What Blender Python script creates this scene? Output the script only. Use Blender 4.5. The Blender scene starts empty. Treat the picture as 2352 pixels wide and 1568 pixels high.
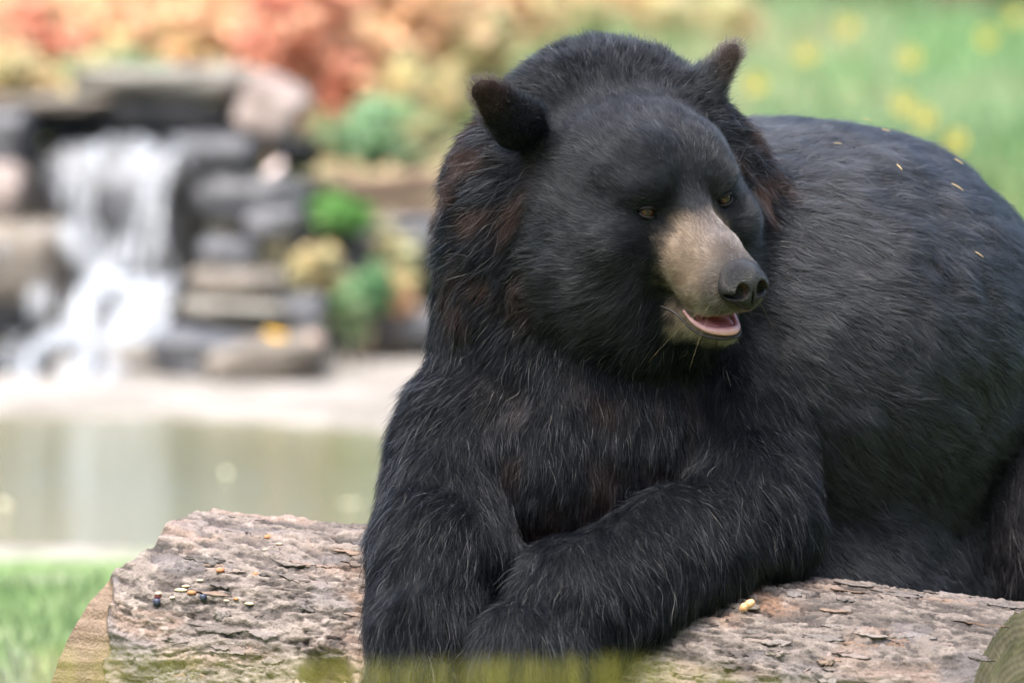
import bpy, math, random
import numpy as np
from mathutils import Vector, Matrix

sc = bpy.context.scene
col = sc.collection
rng = np.random.default_rng(7)
random.seed(7)
R = math.radians

# ------------------------------------------------------------------ camera
FOCUS = 7.8                      # metres from the lens to the bear's face
PITCH = R(4.0)
CAM = np.array([0.0, -7.8, 1.35])
FW = np.array([0, math.cos(PITCH), -math.sin(PITCH)])
UP = np.array([0, math.sin(PITCH), math.cos(PITCH)])
RT = np.array([1.0, 0, 0])
S = 1.45 / 2352                  # metres per picture unit at the focus distance
D0 = FOCUS / S
cam = bpy.data.cameras.new('camera')
cam.sensor_width = 36.0
cam.lens = 36.0 * FOCUS / 1.45
cam.clip_end = 400
cam.dof.use_dof = True
cam.dof.focus_distance = FOCUS - 0.08
cam.dof.aperture_fstop = 3.0
camo = bpy.data.objects.new('camera', cam)
col.objects.link(camo)
camo.location = CAM
camo.rotation_euler = (math.pi / 2 - PITCH, 0, 0)
sc.camera = camo

# ------------------------------------------------------------------ sky, sun, exposure (bright overcast, light rain)
SUN_EL, SUN_AZ = R(66), R(-30)   # high, a little to the left behind the photographer
world = bpy.data.worlds.new('World'); sc.world = world; world.use_nodes = True
nt = world.node_tree; nt.nodes.clear()
sky = nt.nodes.new('ShaderNodeTexSky'); sky.sky_type = 'NISHITA'; sky.sun_disc = False
sky.sun_elevation = SUN_EL; sky.sun_rotation = math.pi - SUN_AZ
sky.air_density = 1.0; sky.dust_density = 4.0; sky.ozone_density = 1.0
hs = nt.nodes.new('ShaderNodeHueSaturation'); hs.inputs['Saturation'].default_value = 0.85
bg = nt.nodes.new('ShaderNodeBackground'); bg.inputs['Strength'].default_value = 0.15
wo = nt.nodes.new('ShaderNodeOutputWorld')
nt.links.new(sky.outputs[0], hs.inputs['Color']); nt.links.new(hs.outputs[0], bg.inputs['Color']); nt.links.new(bg.outputs[0], wo.inputs[0])
sun = bpy.data.lights.new('sun', 'SUN'); sun.energy = 1.5; sun.angle = R(25); sun.color = (1.0, 0.97, 0.92)
suno = bpy.data.objects.new('sun', sun); col.objects.link(suno)
sd = Vector((math.sin(SUN_AZ) * math.cos(SUN_EL), -math.cos(SUN_AZ) * math.cos(SUN_EL), math.sin(SUN_EL)))
suno.rotation_euler = sd.to_track_quat('Z', 'Y').to_euler()
suno.location = (-3, -5, 8)
sc.view_settings.view_transform = 'Standard'; sc.view_settings.look = 'None'
sc.view_settings.exposure = 2.0; sc.view_settings.gamma = 1.0; sc.view_settings.use_curve_mapping = False
sc.render.engine = 'CYCLES'
sc.cycles.use_denoising = True
sc.cycles.max_bounces = 6; sc.cycles.diffuse_bounces = 3; sc.cycles.glossy_bounces = 3; sc.cycles.transmission_bounces = 4; sc.cycles.transparent_max_bounces = 10
sc.cycles.use_adaptive_sampling = True; sc.cycles.adaptive_threshold = 0.01
sc.cycles.caustics_reflective = False; sc.cycles.caustics_refractive = False
sc.cycles_curves.shape = 'RIBBONS'; sc.cycles_curves.subdivisions = 2

# ------------------------------------------------------------------ helpers
def view(u, v, d):
    """picture units (2352 wide) and depth beyond the focus plane, in picture units -> view metres (right, up, away)"""
    m = 1 + d / D0
    return np.array([(u - 1176) * m, (784 - v) * m, d]) * S
VO = CAM + FW * FOCUS
VM = np.stack([RT, UP, FW])      # rows
def v2w(p): return np.asarray(p) @ VM + VO
def w2v(p): return (np.asarray(p) - VO) @ VM.T
def at(u, v, D):
    """world point seen at picture position u, v at D metres"""
    return v2w(view(u, v, (D - FOCUS) / S))

def _h(i, seed):
    x = (i[0].astype(np.uint32) * np.uint32(374761393)) ^ (i[1].astype(np.uint32) * np.uint32(668265263)) ^ (i[2].astype(np.uint32) * np.uint32(2246822519)) ^ np.uint32((seed * 3266489917) & 0xffffffff)
    x = (x ^ (x >> np.uint32(13))) * np.uint32(1274126177)
    x = (x ^ (x >> np.uint32(16))) * np.uint32(2654435761)
    return ((x >> np.uint32(8)).astype(np.float32) / np.float32(8388608.0)) - 1
def vnoise(p, seed=0):
    p = np.asarray(p, np.float32); i = np.floor(p).astype(np.int64); f = p - i
    f = f * f * f * (f * (f * 6 - 15) + 10)
    out = 0
    for dx in (0, 1):
        wx = f[:, 0] if dx else 1 - f[:, 0]
        for dy in (0, 1):
            wy = f[:, 1] if dy else 1 - f[:, 1]
            for dz in (0, 1):
                wz = f[:, 2] if dz else 1 - f[:, 2]
                out = out + wx * wy * wz * _h((i[:, 0] + dx, i[:, 1] + dy, i[:, 2] + dz), seed)
    return out
def fbm(p, o=4, seed=0, g=0.5):
    p = np.asarray(p, np.float32); a, t, s = 1.0, 0, 0
    for k in range(o):
        t = t + a * vnoise(p * 2 ** k + 17.3 * k, seed + k); s += a; a *= g
    return t / s
def sstep(a, b, x):
    t = np.clip((x - a) / (b - a), 0, 1); return t * t * (3 - 2 * t)
def lerp(a, b, t): return a + (b - a) * t

def tag(o, label=None, cat=None, group=None, kind=None):
    if label: o['label'] = label
    if cat: o['category'] = cat
    if group: o['group'] = group
    if kind: o['kind'] = kind
    return o
def mesh_data(name, v, f, mats, smooth=True, attrs=None, mat_idx=None):
    v = np.asarray(v, np.float32)
    me = bpy.data.meshes.new(name)
    if isinstance(f, np.ndarray):
        n, k = f.shape
        me.vertices.add(len(v)); me.vertices.foreach_set('co', v.ravel())
        me.loops.add(n * k); me.loops.foreach_set('vertex_index', f.astype(np.int32).ravel())
        me.polygons.add(n); me.polygons.foreach_set('loop_start', np.arange(0, n * k, k, dtype=np.int32))
        me.update(calc_edges=True)
    else:
        me.from_pydata(v.tolist(), [], f); me.update()
    for m in (mats if isinstance(mats, (list, tuple)) else [mats]): me.materials.append(m)
    me.polygons.foreach_set('use_smooth', np.full(len(me.polygons), smooth))
    if mat_idx is not None: me.polygons.foreach_set('material_index', np.asarray(mat_idx, np.int32))
    for k, a in (attrs or {}).items():
        a = np.asarray(a, np.float32)
        if a.ndim == 1:
            at_ = me.attributes.new(k, 'FLOAT', 'POINT'); at_.data.foreach_set('value', a)
        else:
            at_ = me.attributes.new(k, 'FLOAT_COLOR', 'POINT')
            at_.data.foreach_set('color', np.concatenate([a, np.ones((len(a), 1), np.float32)], 1).ravel())
    me.validate(); me.update()
    return me
def link(name, data, parent=None, loc=(0, 0, 0)):
    o = bpy.data.objects.new(name, data); col.objects.link(o)
    o.location = Vector([float(c) for c in loc])
    if parent is not None: o.parent = parent
    return o
def make(name, v, f, mats, parent=None, origin=None, **kw):
    """v in world metres; the object gets its origin at `origin` (default: base centre)"""
    v = np.asarray(v, np.float64)
    if origin is None:
        origin = np.array([v[:, 0].mean(), v[:, 1].mean(), v[:, 2].min()])
    origin = np.asarray(origin, float)
    me = mesh_data(name, v - origin, f, mats, **kw)
    loc = origin - (np.array(parent['_o']) if parent is not None and '_o' in parent else 0)
    o = link(name, me, parent, loc); o['_o'] = [float(c) for c in origin]
    return o
def empty(name, origin):
    o = link(name, None, None, origin); o['_o'] = [float(c) for c in origin]; return o

class NT:
    def __init__(s, name):
        s.m = bpy.data.materials.new(name); s.m.use_nodes = True; s.t = s.m.node_tree; s.t.nodes.clear()
        s.out = s.n('OutputMaterial')
    def n(s, t, **kw):
        x = s.t.nodes.new('ShaderNode' + t)
        for k, v in kw.items():
            if hasattr(x, k): setattr(x, k, v)
        return x
    def l(s, a, b): s.t.links.new(a, b)
    def attr(s, name):
        a = s.n('Attribute'); a.attribute_name = name; return a
def ramp(nt_, fac, stops):
    r = nt_.n('ValToRGB'); e = r.color_ramp.elements
    while len(e) < len(stops): e.new(0.5)
    for k, (p, c) in enumerate(stops): e[k].position = p; e[k].color = (*c, 1)
    nt_.l(fac, r.inputs[0]); return r.outputs[0]
def mat_attr(name, attr='col', rough=0.8, bump=0, bscale=60, trans=0, spec=0.3, vary=0.0, coat=0):
    """Principled whose colour comes from a colour attribute, with fine noise grain and bump"""
    t = NT(name); a = t.attr(attr); b = t.n('BsdfPrincipled')
    b.inputs['Roughness'].default_value = rough; b.inputs['Specular IOR Level'].default_value = spec
    b.inputs['Coat Weight'].default_value = coat; b.inputs['Coat Roughness'].default_value = 0.15
    c = a.outputs['Color']
    if vary or bump:
        tc = t.n('TexCoord'); nz = t.n('TexNoise'); nz.inputs['Scale'].default_value = bscale; nz.inputs['Detail'].default_value = 5
        t.l(tc.outputs['Object'], nz.inputs['Vector'])
        if vary:
            mx = t.n('Mix', data_type='RGBA', blend_type='MULTIPLY'); mx.inputs[0].default_value = 1
            rr = ramp(t, nz.outputs['Fac'], [(0.3, (1 - vary,) * 3), (0.7, (1 + vary * 0.4,) * 3)])
            t.l(c, mx.inputs[6]); t.l(rr, mx.inputs[7]); c = mx.outputs[2]
        if bump:
            bp = t.n('Bump'); bp.inputs['Strength'].default_value = bump; bp.inputs['Distance'].default_value = 0.01
            t.l(nz.outputs['Fac'], bp.inputs['Height']); t.l(bp.outputs[0], b.inputs['Normal'])
    t.l(c, b.inputs['Base Color']); o = b.outputs[0]
    if trans:
        tr = t.n('BsdfTranslucent'); t.l(c, tr.inputs[0]); ms = t.n('MixShader'); ms.inputs[0].default_value = trans
        t.l(o, ms.inputs[1]); t.l(tr.outputs[0], ms.inputs[2]); o = ms.outputs[0]
    t.l(o, t.out.inputs[0]); return t.m
def mat_noise(name, c1, c2, scale=8, rough=0.8, bump=0.3, spec=0.3, c3=None, coat=0.0, stretch=(1, 1, 1)):
    t = NT(name); tc = t.n('TexCoord'); mp = t.n('Mapping'); mp.inputs['Scale'].default_value = stretch
    nz = t.n('TexNoise'); nz.inputs['Scale'].default_value = scale; nz.inputs['Detail'].default_value = 7; nz.inputs['Roughness'].default_value = 0.6
    t.l(tc.outputs['Object'], mp.inputs[0]); t.l(mp.outputs[0], nz.inputs['Vector'])
    st = [(0.33, c1), (0.66, c2)] + ([(0.8, c3)] if c3 else [])
    b = t.n('BsdfPrincipled'); b.inputs['Roughness'].default_value = rough; b.inputs['Specular IOR Level'].default_value = spec
    b.inputs['Coat Weight'].default_value = coat; b.inputs['Coat Roughness'].default_value = 0.12
    t.l(ramp(t, nz.outputs['Fac'], st), b.inputs['Base Color'])
    if bump:
        bp = t.n('Bump'); bp.inputs['Strength'].default_value = bump; bp.inputs['Distance'].default_value = 0.02
        t.l(nz.outputs['Fac'], bp.inputs['Height']); t.l(bp.outputs[0], b.inputs['Normal'])
    t.l(b.outputs[0], t.out.inputs[0]); return t.m

def surface_nets(fn, xs, ys, zs, thin=4):
    """polygonise fn(points)=0 on a rectilinear grid (coarse pass first, fine only near the surface)"""
    xs, ys, zs = (np.asarray(g_, float) for g_ in (xs, ys, zs)); nx, ny, nz = len(xs), len(ys), len(zs)
    ic = [np.unique(np.append(np.arange(0, n, thin), n - 1)) for n in (nx, ny, nz)]
    g = np.stack(np.meshgrid(xs[ic[0]], ys[ic[1]], zs[ic[2]], indexing='ij'), -1).reshape(-1, 3).astype(np.float32)
    fc = fn(g).reshape(len(ic[0]), len(ic[1]), len(ic[2]))
    nearest = [np.abs(np.arange(n)[:, None] - i[None]).argmin(1) for n, i in zip((nx, ny, nz), ic)]
    F = fc[np.ix_(*nearest)].astype(np.float32)
    step = max(np.diff(xs).max(), np.diff(ys).max(), np.diff(zs).max())
    idx = np.argwhere(np.abs(F) < step * thin * 1.3)
    for a in range(0, len(idx), 400000):
        q = idx[a:a + 400000]
        F[q[:, 0], q[:, 1], q[:, 2]] = fn(np.stack([xs[q[:, 0]], ys[q[:, 1]], zs[q[:, 2]]], 1).astype(np.float32))
    s = F < 0
    cnt = 0
    for a in (0, 1):
        for b in (0, 1):
            for c in (0, 1):
                cnt = cnt + s[a:nx - 1 + a, b:ny - 1 + b, c:nz - 1 + c].astype(np.int8)
    act = np.argwhere((cnt > 0) & (cnt < 8))
    vid = np.full(cnt.shape, -1, np.int64); vid[act[:, 0], act[:, 1], act[:, 2]] = np.arange(len(act))
    acc = np.zeros((len(act), 3)); num = np.zeros(len(act))
    X = (xs, ys, zs)
    for ax in range(3):
        o = [a for a in range(3) if a != ax]
        for p in (0, 1):
            for q in (0, 1):
                i0 = act.copy(); i0[:, o[0]] += p; i0[:, o[1]] += q
                i1 = i0.copy(); i1[:, ax] += 1
                f0 = F[i0[:, 0], i0[:, 1], i0[:, 2]]; f1 = F[i1[:, 0], i1[:, 1], i1[:, 2]]
                m = (f0 < 0) != (f1 < 0)
                t = np.where(m, f0 / np.where(m, f0 - f1, 1), 0)
                pt = np.stack([X[k][i0[:, k]] for k in range(3)], 1)
                pt[:, ax] += t * (X[ax][i1[:, ax]] - X[ax][i0[:, ax]])
                acc[m] += pt[m]; num[m] += 1
    V = acc / num[:, None]
    faces = []
    for ax in range(3):
        o = [(ax + 1) % 3, (ax + 2) % 3]
        sl0 = [slice(None)] * 3; sl1 = [slice(None)] * 3
        sl0[ax] = slice(0, -1); sl1[ax] = slice(1, None)
        d = s[tuple(sl0)].astype(np.int8) - s[tuple(sl1)].astype(np.int8)
        for sign in (1, -1):
            e = np.argwhere(d == sign)
            e = e[(e[:, o[0]] > 0) & (e[:, o[1]] > 0) & (e[:, o[0]] < F.shape[o[0]] - 1) & (e[:, o[1]] < F.shape[o[1]] - 1)]
            c = []
            for (p, q) in ((-1, -1), (0, -1), (0, 0), (-1, 0)):
                t = e.copy(); t[:, o[0]] += p; t[:, o[1]] += q
                c.append(vid[t[:, 0], t[:, 1], t[:, 2]])
            fq = np.stack(c, 1)
            faces.append(fq if sign == 1 else fq[:, ::-1])
    return V, np.concatenate(faces)

def tube(pts, rad, n=8, cap=True):
    """swept tube through pts, world metres"""
    pts = np.asarray(pts, float); rad = np.broadcast_to(rad, len(pts))
    T = np.gradient(pts, axis=0); T /= np.linalg.norm(T, axis=1)[:, None] + 1e-12
    a = np.cross(T, [0.13, 0.31, 0.94]); a /= np.linalg.norm(a, axis=1)[:, None] + 1e-12
    b = np.cross(T, a); th = np.linspace(0, 2 * np.pi, n, endpoint=False)
    v = (pts[:, None] + rad[:, None, None] * (np.cos(th)[None, :, None] * a[:, None] + np.sin(th)[None, :, None] * b[:, None])).reshape(-1, 3)
    f = [(i * n + j, i * n + (j + 1) % n, (i + 1) * n + (j + 1) % n, (i + 1) * n + j) for i in range(len(pts) - 1) for j in range(n)]
    if cap:
        f.append(tuple(range(n))[::-1]); f.append(tuple(range((len(pts) - 1) * n, len(pts) * n)))
    return v, f
import bmesh
_ico = {}
def ico(sub):
    if sub not in _ico:
        bm = bmesh.new(); bmesh.ops.create_icosphere(bm, subdivisions=sub, radius=1)
        bm.verts.ensure_lookup_table()
        _ico[sub] = (np.array([v.co[:] for v in bm.verts]), np.array([[v.index for v in f.verts] for f in bm.faces])); bm.free()
    return _ico[sub]

# ================================================================== THE SETTING
def terrain_h(x, y):
    """ground height: lawn by the log, pond basin, beach, stone bank, hillside"""
    D = y + 7.8
    n = fbm(np.stack([x * .8, y * .8, np.zeros_like(x)], 1), 3, 3)
    h = .05 + .02 * n
    near = 12.25 + .25 * vnoise(np.stack([x * .9, x * 0, x * 0], 1), 12) + np.clip(x - .2, 0, 5) * .02
    far = 16.4 - .70 * np.clip(x + 1.7, 0, 2.4) + .2 * vnoise(np.stack([x * 1.3, x * 0, x * 0], 1), 13)
    far = np.where(x > 1.2, np.maximum(far - (x - 1.2) * 1.2, 13), far)
    pond = sstep(near - .35, near + .5, D) * sstep(far + .3, far - .6, D)
    pond *= sstep(1.5, .9, x)
    h = h - pond * .38
    h = np.where((D > 14.5) & (pond < .5), h - .03, h)
    t = np.clip(D - 18.9, 0, None)
    hill = sstep(18.7, 19.8, D) * .55 + np.clip(D - 19.6, 0, 200) * .055 + np.clip(D - 30, 0, 30) * .22
    h = h + hill + hill * .10 * fbm(np.stack([x * .5, y * .5, np.zeros_like(x)], 1), 3, 8)
    # unseen slope added behind the photographer and at the sides to block low light
    h = h + np.clip(-D - 3, 0, 14) * .75 + np.clip(np.abs(x) - 7, 0, 14) * .6 * sstep(-20, -6, -np.abs(D - 8))
    return h
def ground_z(x, y): return float(terrain_h(np.array([float(x)]), np.array([float(y)]))[0])

tx = np.concatenate([np.arange(-60, -4, 1.5), np.arange(-4, 4, .08), np.arange(4, 61, 1.5)])
ty = np.concatenate([np.arange(-60, -6, 1.5), np.arange(-6, 3.5, .12), np.arange(3.5, 13.5, .07), np.arange(13.5, 25, .25), np.arange(25, 110, 3.0)])
GX, GY = np.meshgrid(tx, ty, indexing='ij'); gx_, gy_ = GX.ravel(), GY.ravel()
gz_ = terrain_h(gx_, gy_)
D_ = gy_ + 7.8
g3 = np.stack([gx_, gy_, gz_], 1)
nA, nB, nC = fbm(g3 * 1.2, 4, 21), fbm(g3 * 5, 3, 22), fbm(g3 * .45, 3, 23)
lawn = lerp(np.array([.12, .19, .065]), np.array([.20, .24, .12]), sstep(-.3, .4, nB)[:, None])
sand = lerp(np.array([.20, .18, .155]), np.array([.29, .265, .235]), sstep(-.3, .3, nB)[:, None])
mud = np.array([.13, .12, .06])
hillc = lerp(np.array([.15, .24, .115]), np.array([.32, .28, .165]), sstep(-.25, .3, nA + .35 * sstep(1.0, -1.5, gx_) - .15)[:, None])
hillc = lerp(hillc, np.array([.46, .27, .15]), (sstep(.1, .4, nC + .3) * sstep(.2, -.6, gx_) * .7)[:, None])
gc = lerp(lawn, sand, (sstep(11.5, 12.0, D_ + nB * .5 + nA * .3) * sstep(1.3, .7, gx_ + nA * .3))[:, None])
gc = lerp(gc, hillc, sstep(18.6, 19.3, D_ + nA * .4)[:, None])
gc = lerp(gc, np.array([.06, .075, .035]), np.maximum(sstep(-3, -6, D_), sstep(7, 9, np.abs(gx_)))[:, None])  # dark green tint of the added light-blocking slope
gc = lerp(gc, mud, sstep(.0, -.12, gz_)[:, None])
nx_, ny_ = len(tx), len(ty)
ii = np.arange(nx_ * ny_).reshape(nx_, ny_)
gf = np.stack([ii[:-1, :-1], ii[1:, :-1], ii[1:, 1:], ii[:-1, 1:]], -1).reshape(-1, 4)
m_ground = mat_attr('ground_soil', 'col', rough=.95, bump=.5, bscale=25, vary=.35, spec=.1)
tag(make('ground', g3, gf, m_ground, origin=(0, 0, 0), attrs={'col': gc}), kind='structure')

def hit(u, v, up=0.0):
    """where the sight line through picture position u, v meets the hillside (or a height `up` above it)"""
    for D in np.arange(19.3, 60, .1):
        p = at(u, v, D)
        if p[2] < ground_z(p[0], p[1]) + up: return p, D
    return at(u, v, 36), 36.0
# ---- pond
t = NT('pond_water'); b = t.n('BsdfPrincipled'); b.inputs['Base Color'].default_value = (.115, .115, .055, 1)
b.inputs['Roughness'].default_value = .10; b.inputs['IOR'].default_value = 1.33; b.inputs['Specular IOR Level'].default_value = .5
tc = t.n('TexCoord'); mp = t.n('Mapping'); mp.inputs['Scale'].default_value = (3.0, 9.0, 1)
nz = t.n('TexNoise'); nz.inputs['Scale'].default_value = 2.2; nz.inputs['Detail'].default_value = 4
bp = t.n('Bump'); bp.inputs['Strength'].default_value = .26; bp.inputs['Distance'].default_value = .02
t.l(tc.outputs['Object'], mp.inputs[0]); t.l(mp.outputs[0], nz.inputs['Vector']); t.l(nz.outputs['Fac'], bp.inputs['Height'])
t.l(bp.outputs[0], b.inputs['Normal']); t.l(b.outputs[0], t.out.inputs[0]); m_water = t.m
px, py = np.linspace(-5.0, 3.4, 60), np.linspace(3.9, 9.6, 60)
PX, PY = np.meshgrid(px, py, indexing='ij'); pi_ = np.arange(3600).reshape(60, 60)
pf = np.stack([pi_[:-1, :-1], pi_[1:, :-1], pi_[1:, 1:], pi_[:-1, 1:]], -1).reshape(-1, 4)
tag(make('pond', np.stack([PX.ravel(), PY.ravel(), np.full(3600, -.005)], 1), pf, m_water), kind='structure')

# ---- stones of the bank and the falls
def rock_mesh(c, r, seed, sq=.6, rz=0, tilt=0, sub=4, rough=.16):
    v, f = ico(sub); v = v.copy()
    v = np.sign(v) * np.abs(v) ** sq; v /= np.abs(v).max()
    nrm = v / np.linalg.norm(v, axis=1)[:, None]
    d = fbm(v * 1.7 + seed * 3.1, 4, seed) * rough * 1.6 + .05 * np.round(v[:, 2] * 4 + 2 * vnoise(v * 1.5, seed + 5)) * rough * 2
    v = v + nrm * d[:, None]
    v = v * np.asarray(r)
    cz, sz = math.cos(rz), math.sin(rz); ct, st = math.cos(tilt), math.sin(tilt)
    v = v @ np.array([[ct, 0, st], [0, 1, 0], [-st, 0, ct]]).T @ np.array([[cz, -sz, 0], [sz, cz, 0], [0, 0, 1]]).T
    return v + np.asarray(c), f
ROCKM = {
 'grey': mat_noise('wet_grey_stone', (.045, .045, .05), (.125, .124, .126), 14, .45, .6, .5, (.21, .205, .20)),
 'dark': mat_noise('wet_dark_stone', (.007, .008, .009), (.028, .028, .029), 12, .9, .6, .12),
 'tan': mat_noise('tan_stone', (.09, .075, .06), (.21, .18, .145), 12, .7, .6, .3, (.29, .26, .22)),
 'pink': mat_noise('pink_stone', (.19, .145, .125), (.32, .265, .235), 10, .8, .5, .2),
 'pale': mat_noise('pale_lichen_stone', (.14, .125, .105), (.26, .245, .21), 10, .85, .5, .2, (.30, .33, .18)),
 'brown': mat_noise('brown_weathered_timber', (.06, .04, .028), (.20, .14, .10), 9, .85, .5, .2, (.26, .22, .19), stretch=(1, 4, 4)),
}
def stone(u0, u1, v0, v1, D, depth, mat, label, seed, name='rock', sq=.45, tilt=0, cat='rock', group='stones of the bank and the waterfall', rough=.16):
    a, b_ = at(u0, v0, D), at(u1, v1, D)
    c = (a + b_) / 2; c[1] += depth * .5
    r = np.array([abs(b_[0] - a[0]) / 2, depth / 2, abs(a[2] - b_[2]) / 2])
    v, f = rock_mesh(c, r, seed, sq, 0, tilt, 4, rough)
    return tag(make(name, v, f, ROCKM[mat], smooth=True), label, cat, group)
K = 0
stone(-60, 560, 236, 330, 18.75, .55, 'dark', 'long dark wet ledge stone overhanging the waterfall', 31, sq=.5)
stone(165, 570, 160, 236, 18.8, .5, 'pale', 'pale flat slab lying on top of the dark ledge', 32, sq=.42)
stone(-90, 250, 222, 258, 18.70, .3, 'tan', 'thin tan slab at the left end of the dark ledge', 33, sq=.45)
stone(-110, 62, 250, 420, 18.6, .5, 'grey', 'grey boulder left of the dark ledge', 34)
stone(-120, 45, 385, 540, 18.3, .5, 'pink', 'pinkish boulder at the left edge above the waterfall branch', 35)
stone(60, 470, 335, 720, 18.72, .6, 'grey', 'broad grey rock face behind the falling water', 36, sq=.5)
stone(-80, 150, 525, 740, 18.20, .5, 'tan', 'brownish boulder left of the main fall', 37)
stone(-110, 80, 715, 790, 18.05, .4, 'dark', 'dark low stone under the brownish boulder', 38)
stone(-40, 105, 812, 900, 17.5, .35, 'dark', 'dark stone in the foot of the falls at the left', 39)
stone(172, 238, 806, 872, 17.5, .2, 'dark', 'small dark stone standing in the lowest fall', 40)
stone(395, 600, 318, 420, 18.45, .4, 'grey', 'grey rock at the right lip of the waterfall', 41)
stone(440, 700, 410, 520, 18.4, .4, 'grey', 'grey block below the right lip of the waterfall', 42, sq=.5)
stone(540, 690, 190, 330, 18.5, .5, 'pink', 'pale pinkish stone right of the dark ledge', 43, tilt=.5)
stone(620, 720, 322, 380, 18.42, .4, 'dark', 'dark stone below the pale pinkish stone', 44)
stone(450, 585, 555, 650, 18.0, .4, 'grey', 'blue grey wedge of rock beside the fall', 45)
stone(560, 700, 480, 560, 18.2, .4, 'grey', 'light grey block right of the fall at mid height', 46)
stone(430, 650, 628, 700, 17.75, .5, 'tan', 'upper tan slab of the ledge stack beside the fall', 47, sq=.42, tilt=.06)
stone(410, 665, 700, 748, 17.62, .55, 'pale', 'middle pale slab of the ledge stack beside the fall', 48, sq=.4, tilt=.05)
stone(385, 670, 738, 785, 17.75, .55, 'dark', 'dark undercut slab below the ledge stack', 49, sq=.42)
stone(340, 650, 775, 900, 17.35, .6, 'grey', 'smooth sloping grey slab at the foot of the ledge stack', 50, sq=.6, tilt=.12)
stone(470, 745, 790, 890, 17.2, .5, 'tan', 'rounded tan boulder at the edge of the beach', 51, tilt=-.15)
stone(640, 740, 690, 800, 17.7, .4, 'grey', 'grey stone between ledge stack and green plant', 52)
stone(660, 1020, 500, 640, 18.6, .5, 'grey', 'long grey boulder in the bank left of the bear', 54, sq=.5)
stone(840, 1060, 480, 560, 18.8, .4, 'grey', 'grey stone in the bank just beside the bear', 55)
stone(820, 1040, 720, 800, 18.2, .4, 'grey', 'low grey stone at the back of the sandy beach', 56)
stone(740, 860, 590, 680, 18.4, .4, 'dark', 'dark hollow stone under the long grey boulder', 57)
for k, (u0, u1, v0, v1, D) in enumerate(((1060, 1330, 500, 640, 18.7), (1330, 1640, 480, 640, 18.7), (1040, 1320, 640, 790, 18.3), (1330, 1640, 640, 800, 18.3), (-420, -110, 300, 560, 18.6), (-430, -120, 560, 860, 18.1))):
    stone(u0, u1, v0, v1, D, .5, 'grey', ['grey boulder of the bank hidden behind the nearer ruff', 'grey boulder of the bank hidden behind the muzzle', 'lower grey boulder hidden behind the bear neck', 'lower grey boulder hidden behind the bear throat', 'upper grey boulder outside the left edge', 'lower grey boulder outside the left edge'][k], 60 + k)
# timber edging above the stones
for (u0, u1, v0, v1, D, lab, sd_) in ((670, 1080, 402, 462, 18.9, 'weathered brown timber lying along the bank above the grey boulders', 70), (700, 1060, 466, 505, 18.75, 'shorter dark timber below the weathered one in the bank', 71)):
    a, b_ = at(u0, (v0 + v1) / 2 + 8, D), at(u1, (v0 + v1) / 2 - 8, D); r = abs(at(0, v0, D)[2] - at(0, v1, D)[2]) / 2
    tt = np.linspace(0, 1, 40)[:, None]; pth = a + (b_ - a) * tt + np.stack([0 * tt[:, 0], .02 * np.sin(tt[:, 0] * 5), .008 * np.sin(tt[:, 0] * 11)], 1)
    v, f = tube(pth, r * (1 + .12 * vnoise(np.linspace(0, 9, 40)[:, None] * np.ones((1, 3)), sd_)), 14)
    tag(make('timber', v, f, ROCKM['brown']), lab, 'timber', 'timbers in the bank')

# ---- waterfall: sheets of white water
t = NT('falling_water'); b = t.n('BsdfPrincipled'); b.inputs['Base Color'].default_value = (.40, .42, .44, 1); b.inputs['Roughness'].default_value = .35
tc = t.n('TexCoord'); mp = t.n('Mapping'); mp.inputs['Scale'].default_value = (22, 6, 2.2)
nz = t.n('TexNoise'); nz.inputs['Scale'].default_value = 1.0; nz.inputs['Detail'].default_value = 6; nz.inputs['Roughness'].default_value = .62
t.l(tc.outputs['Object'], mp.inputs[0]); t.l(mp.outputs[0], nz.inputs['Vector'])
th = t.attr('thick'); ad = t.n('Math', operation='ADD'); t.l(nz.outputs['Fac'], ad.inputs[0]); t.l(th.outputs['Fac'], ad.inputs[1])
mr = t.n('MapRange'); mr.inputs[1].default_value = .46; mr.inputs[2].default_value = .80
t.l(ad.outputs[0], mr.inputs[0]); t.l(mr.outputs[0], b.inputs['Alpha'])
tl = t.n('BsdfTranslucent'); tl.inputs[0].default_value = (.86, .88, .90, 1)
t.l(b.outputs[0], t.out.inputs[0]); m_fall = t.m
fall = empty('waterfall', at(250, 880, 17.6)); tag(fall, 'white cascade pouring in steps down the stones into the pond', 'waterfall')
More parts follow.
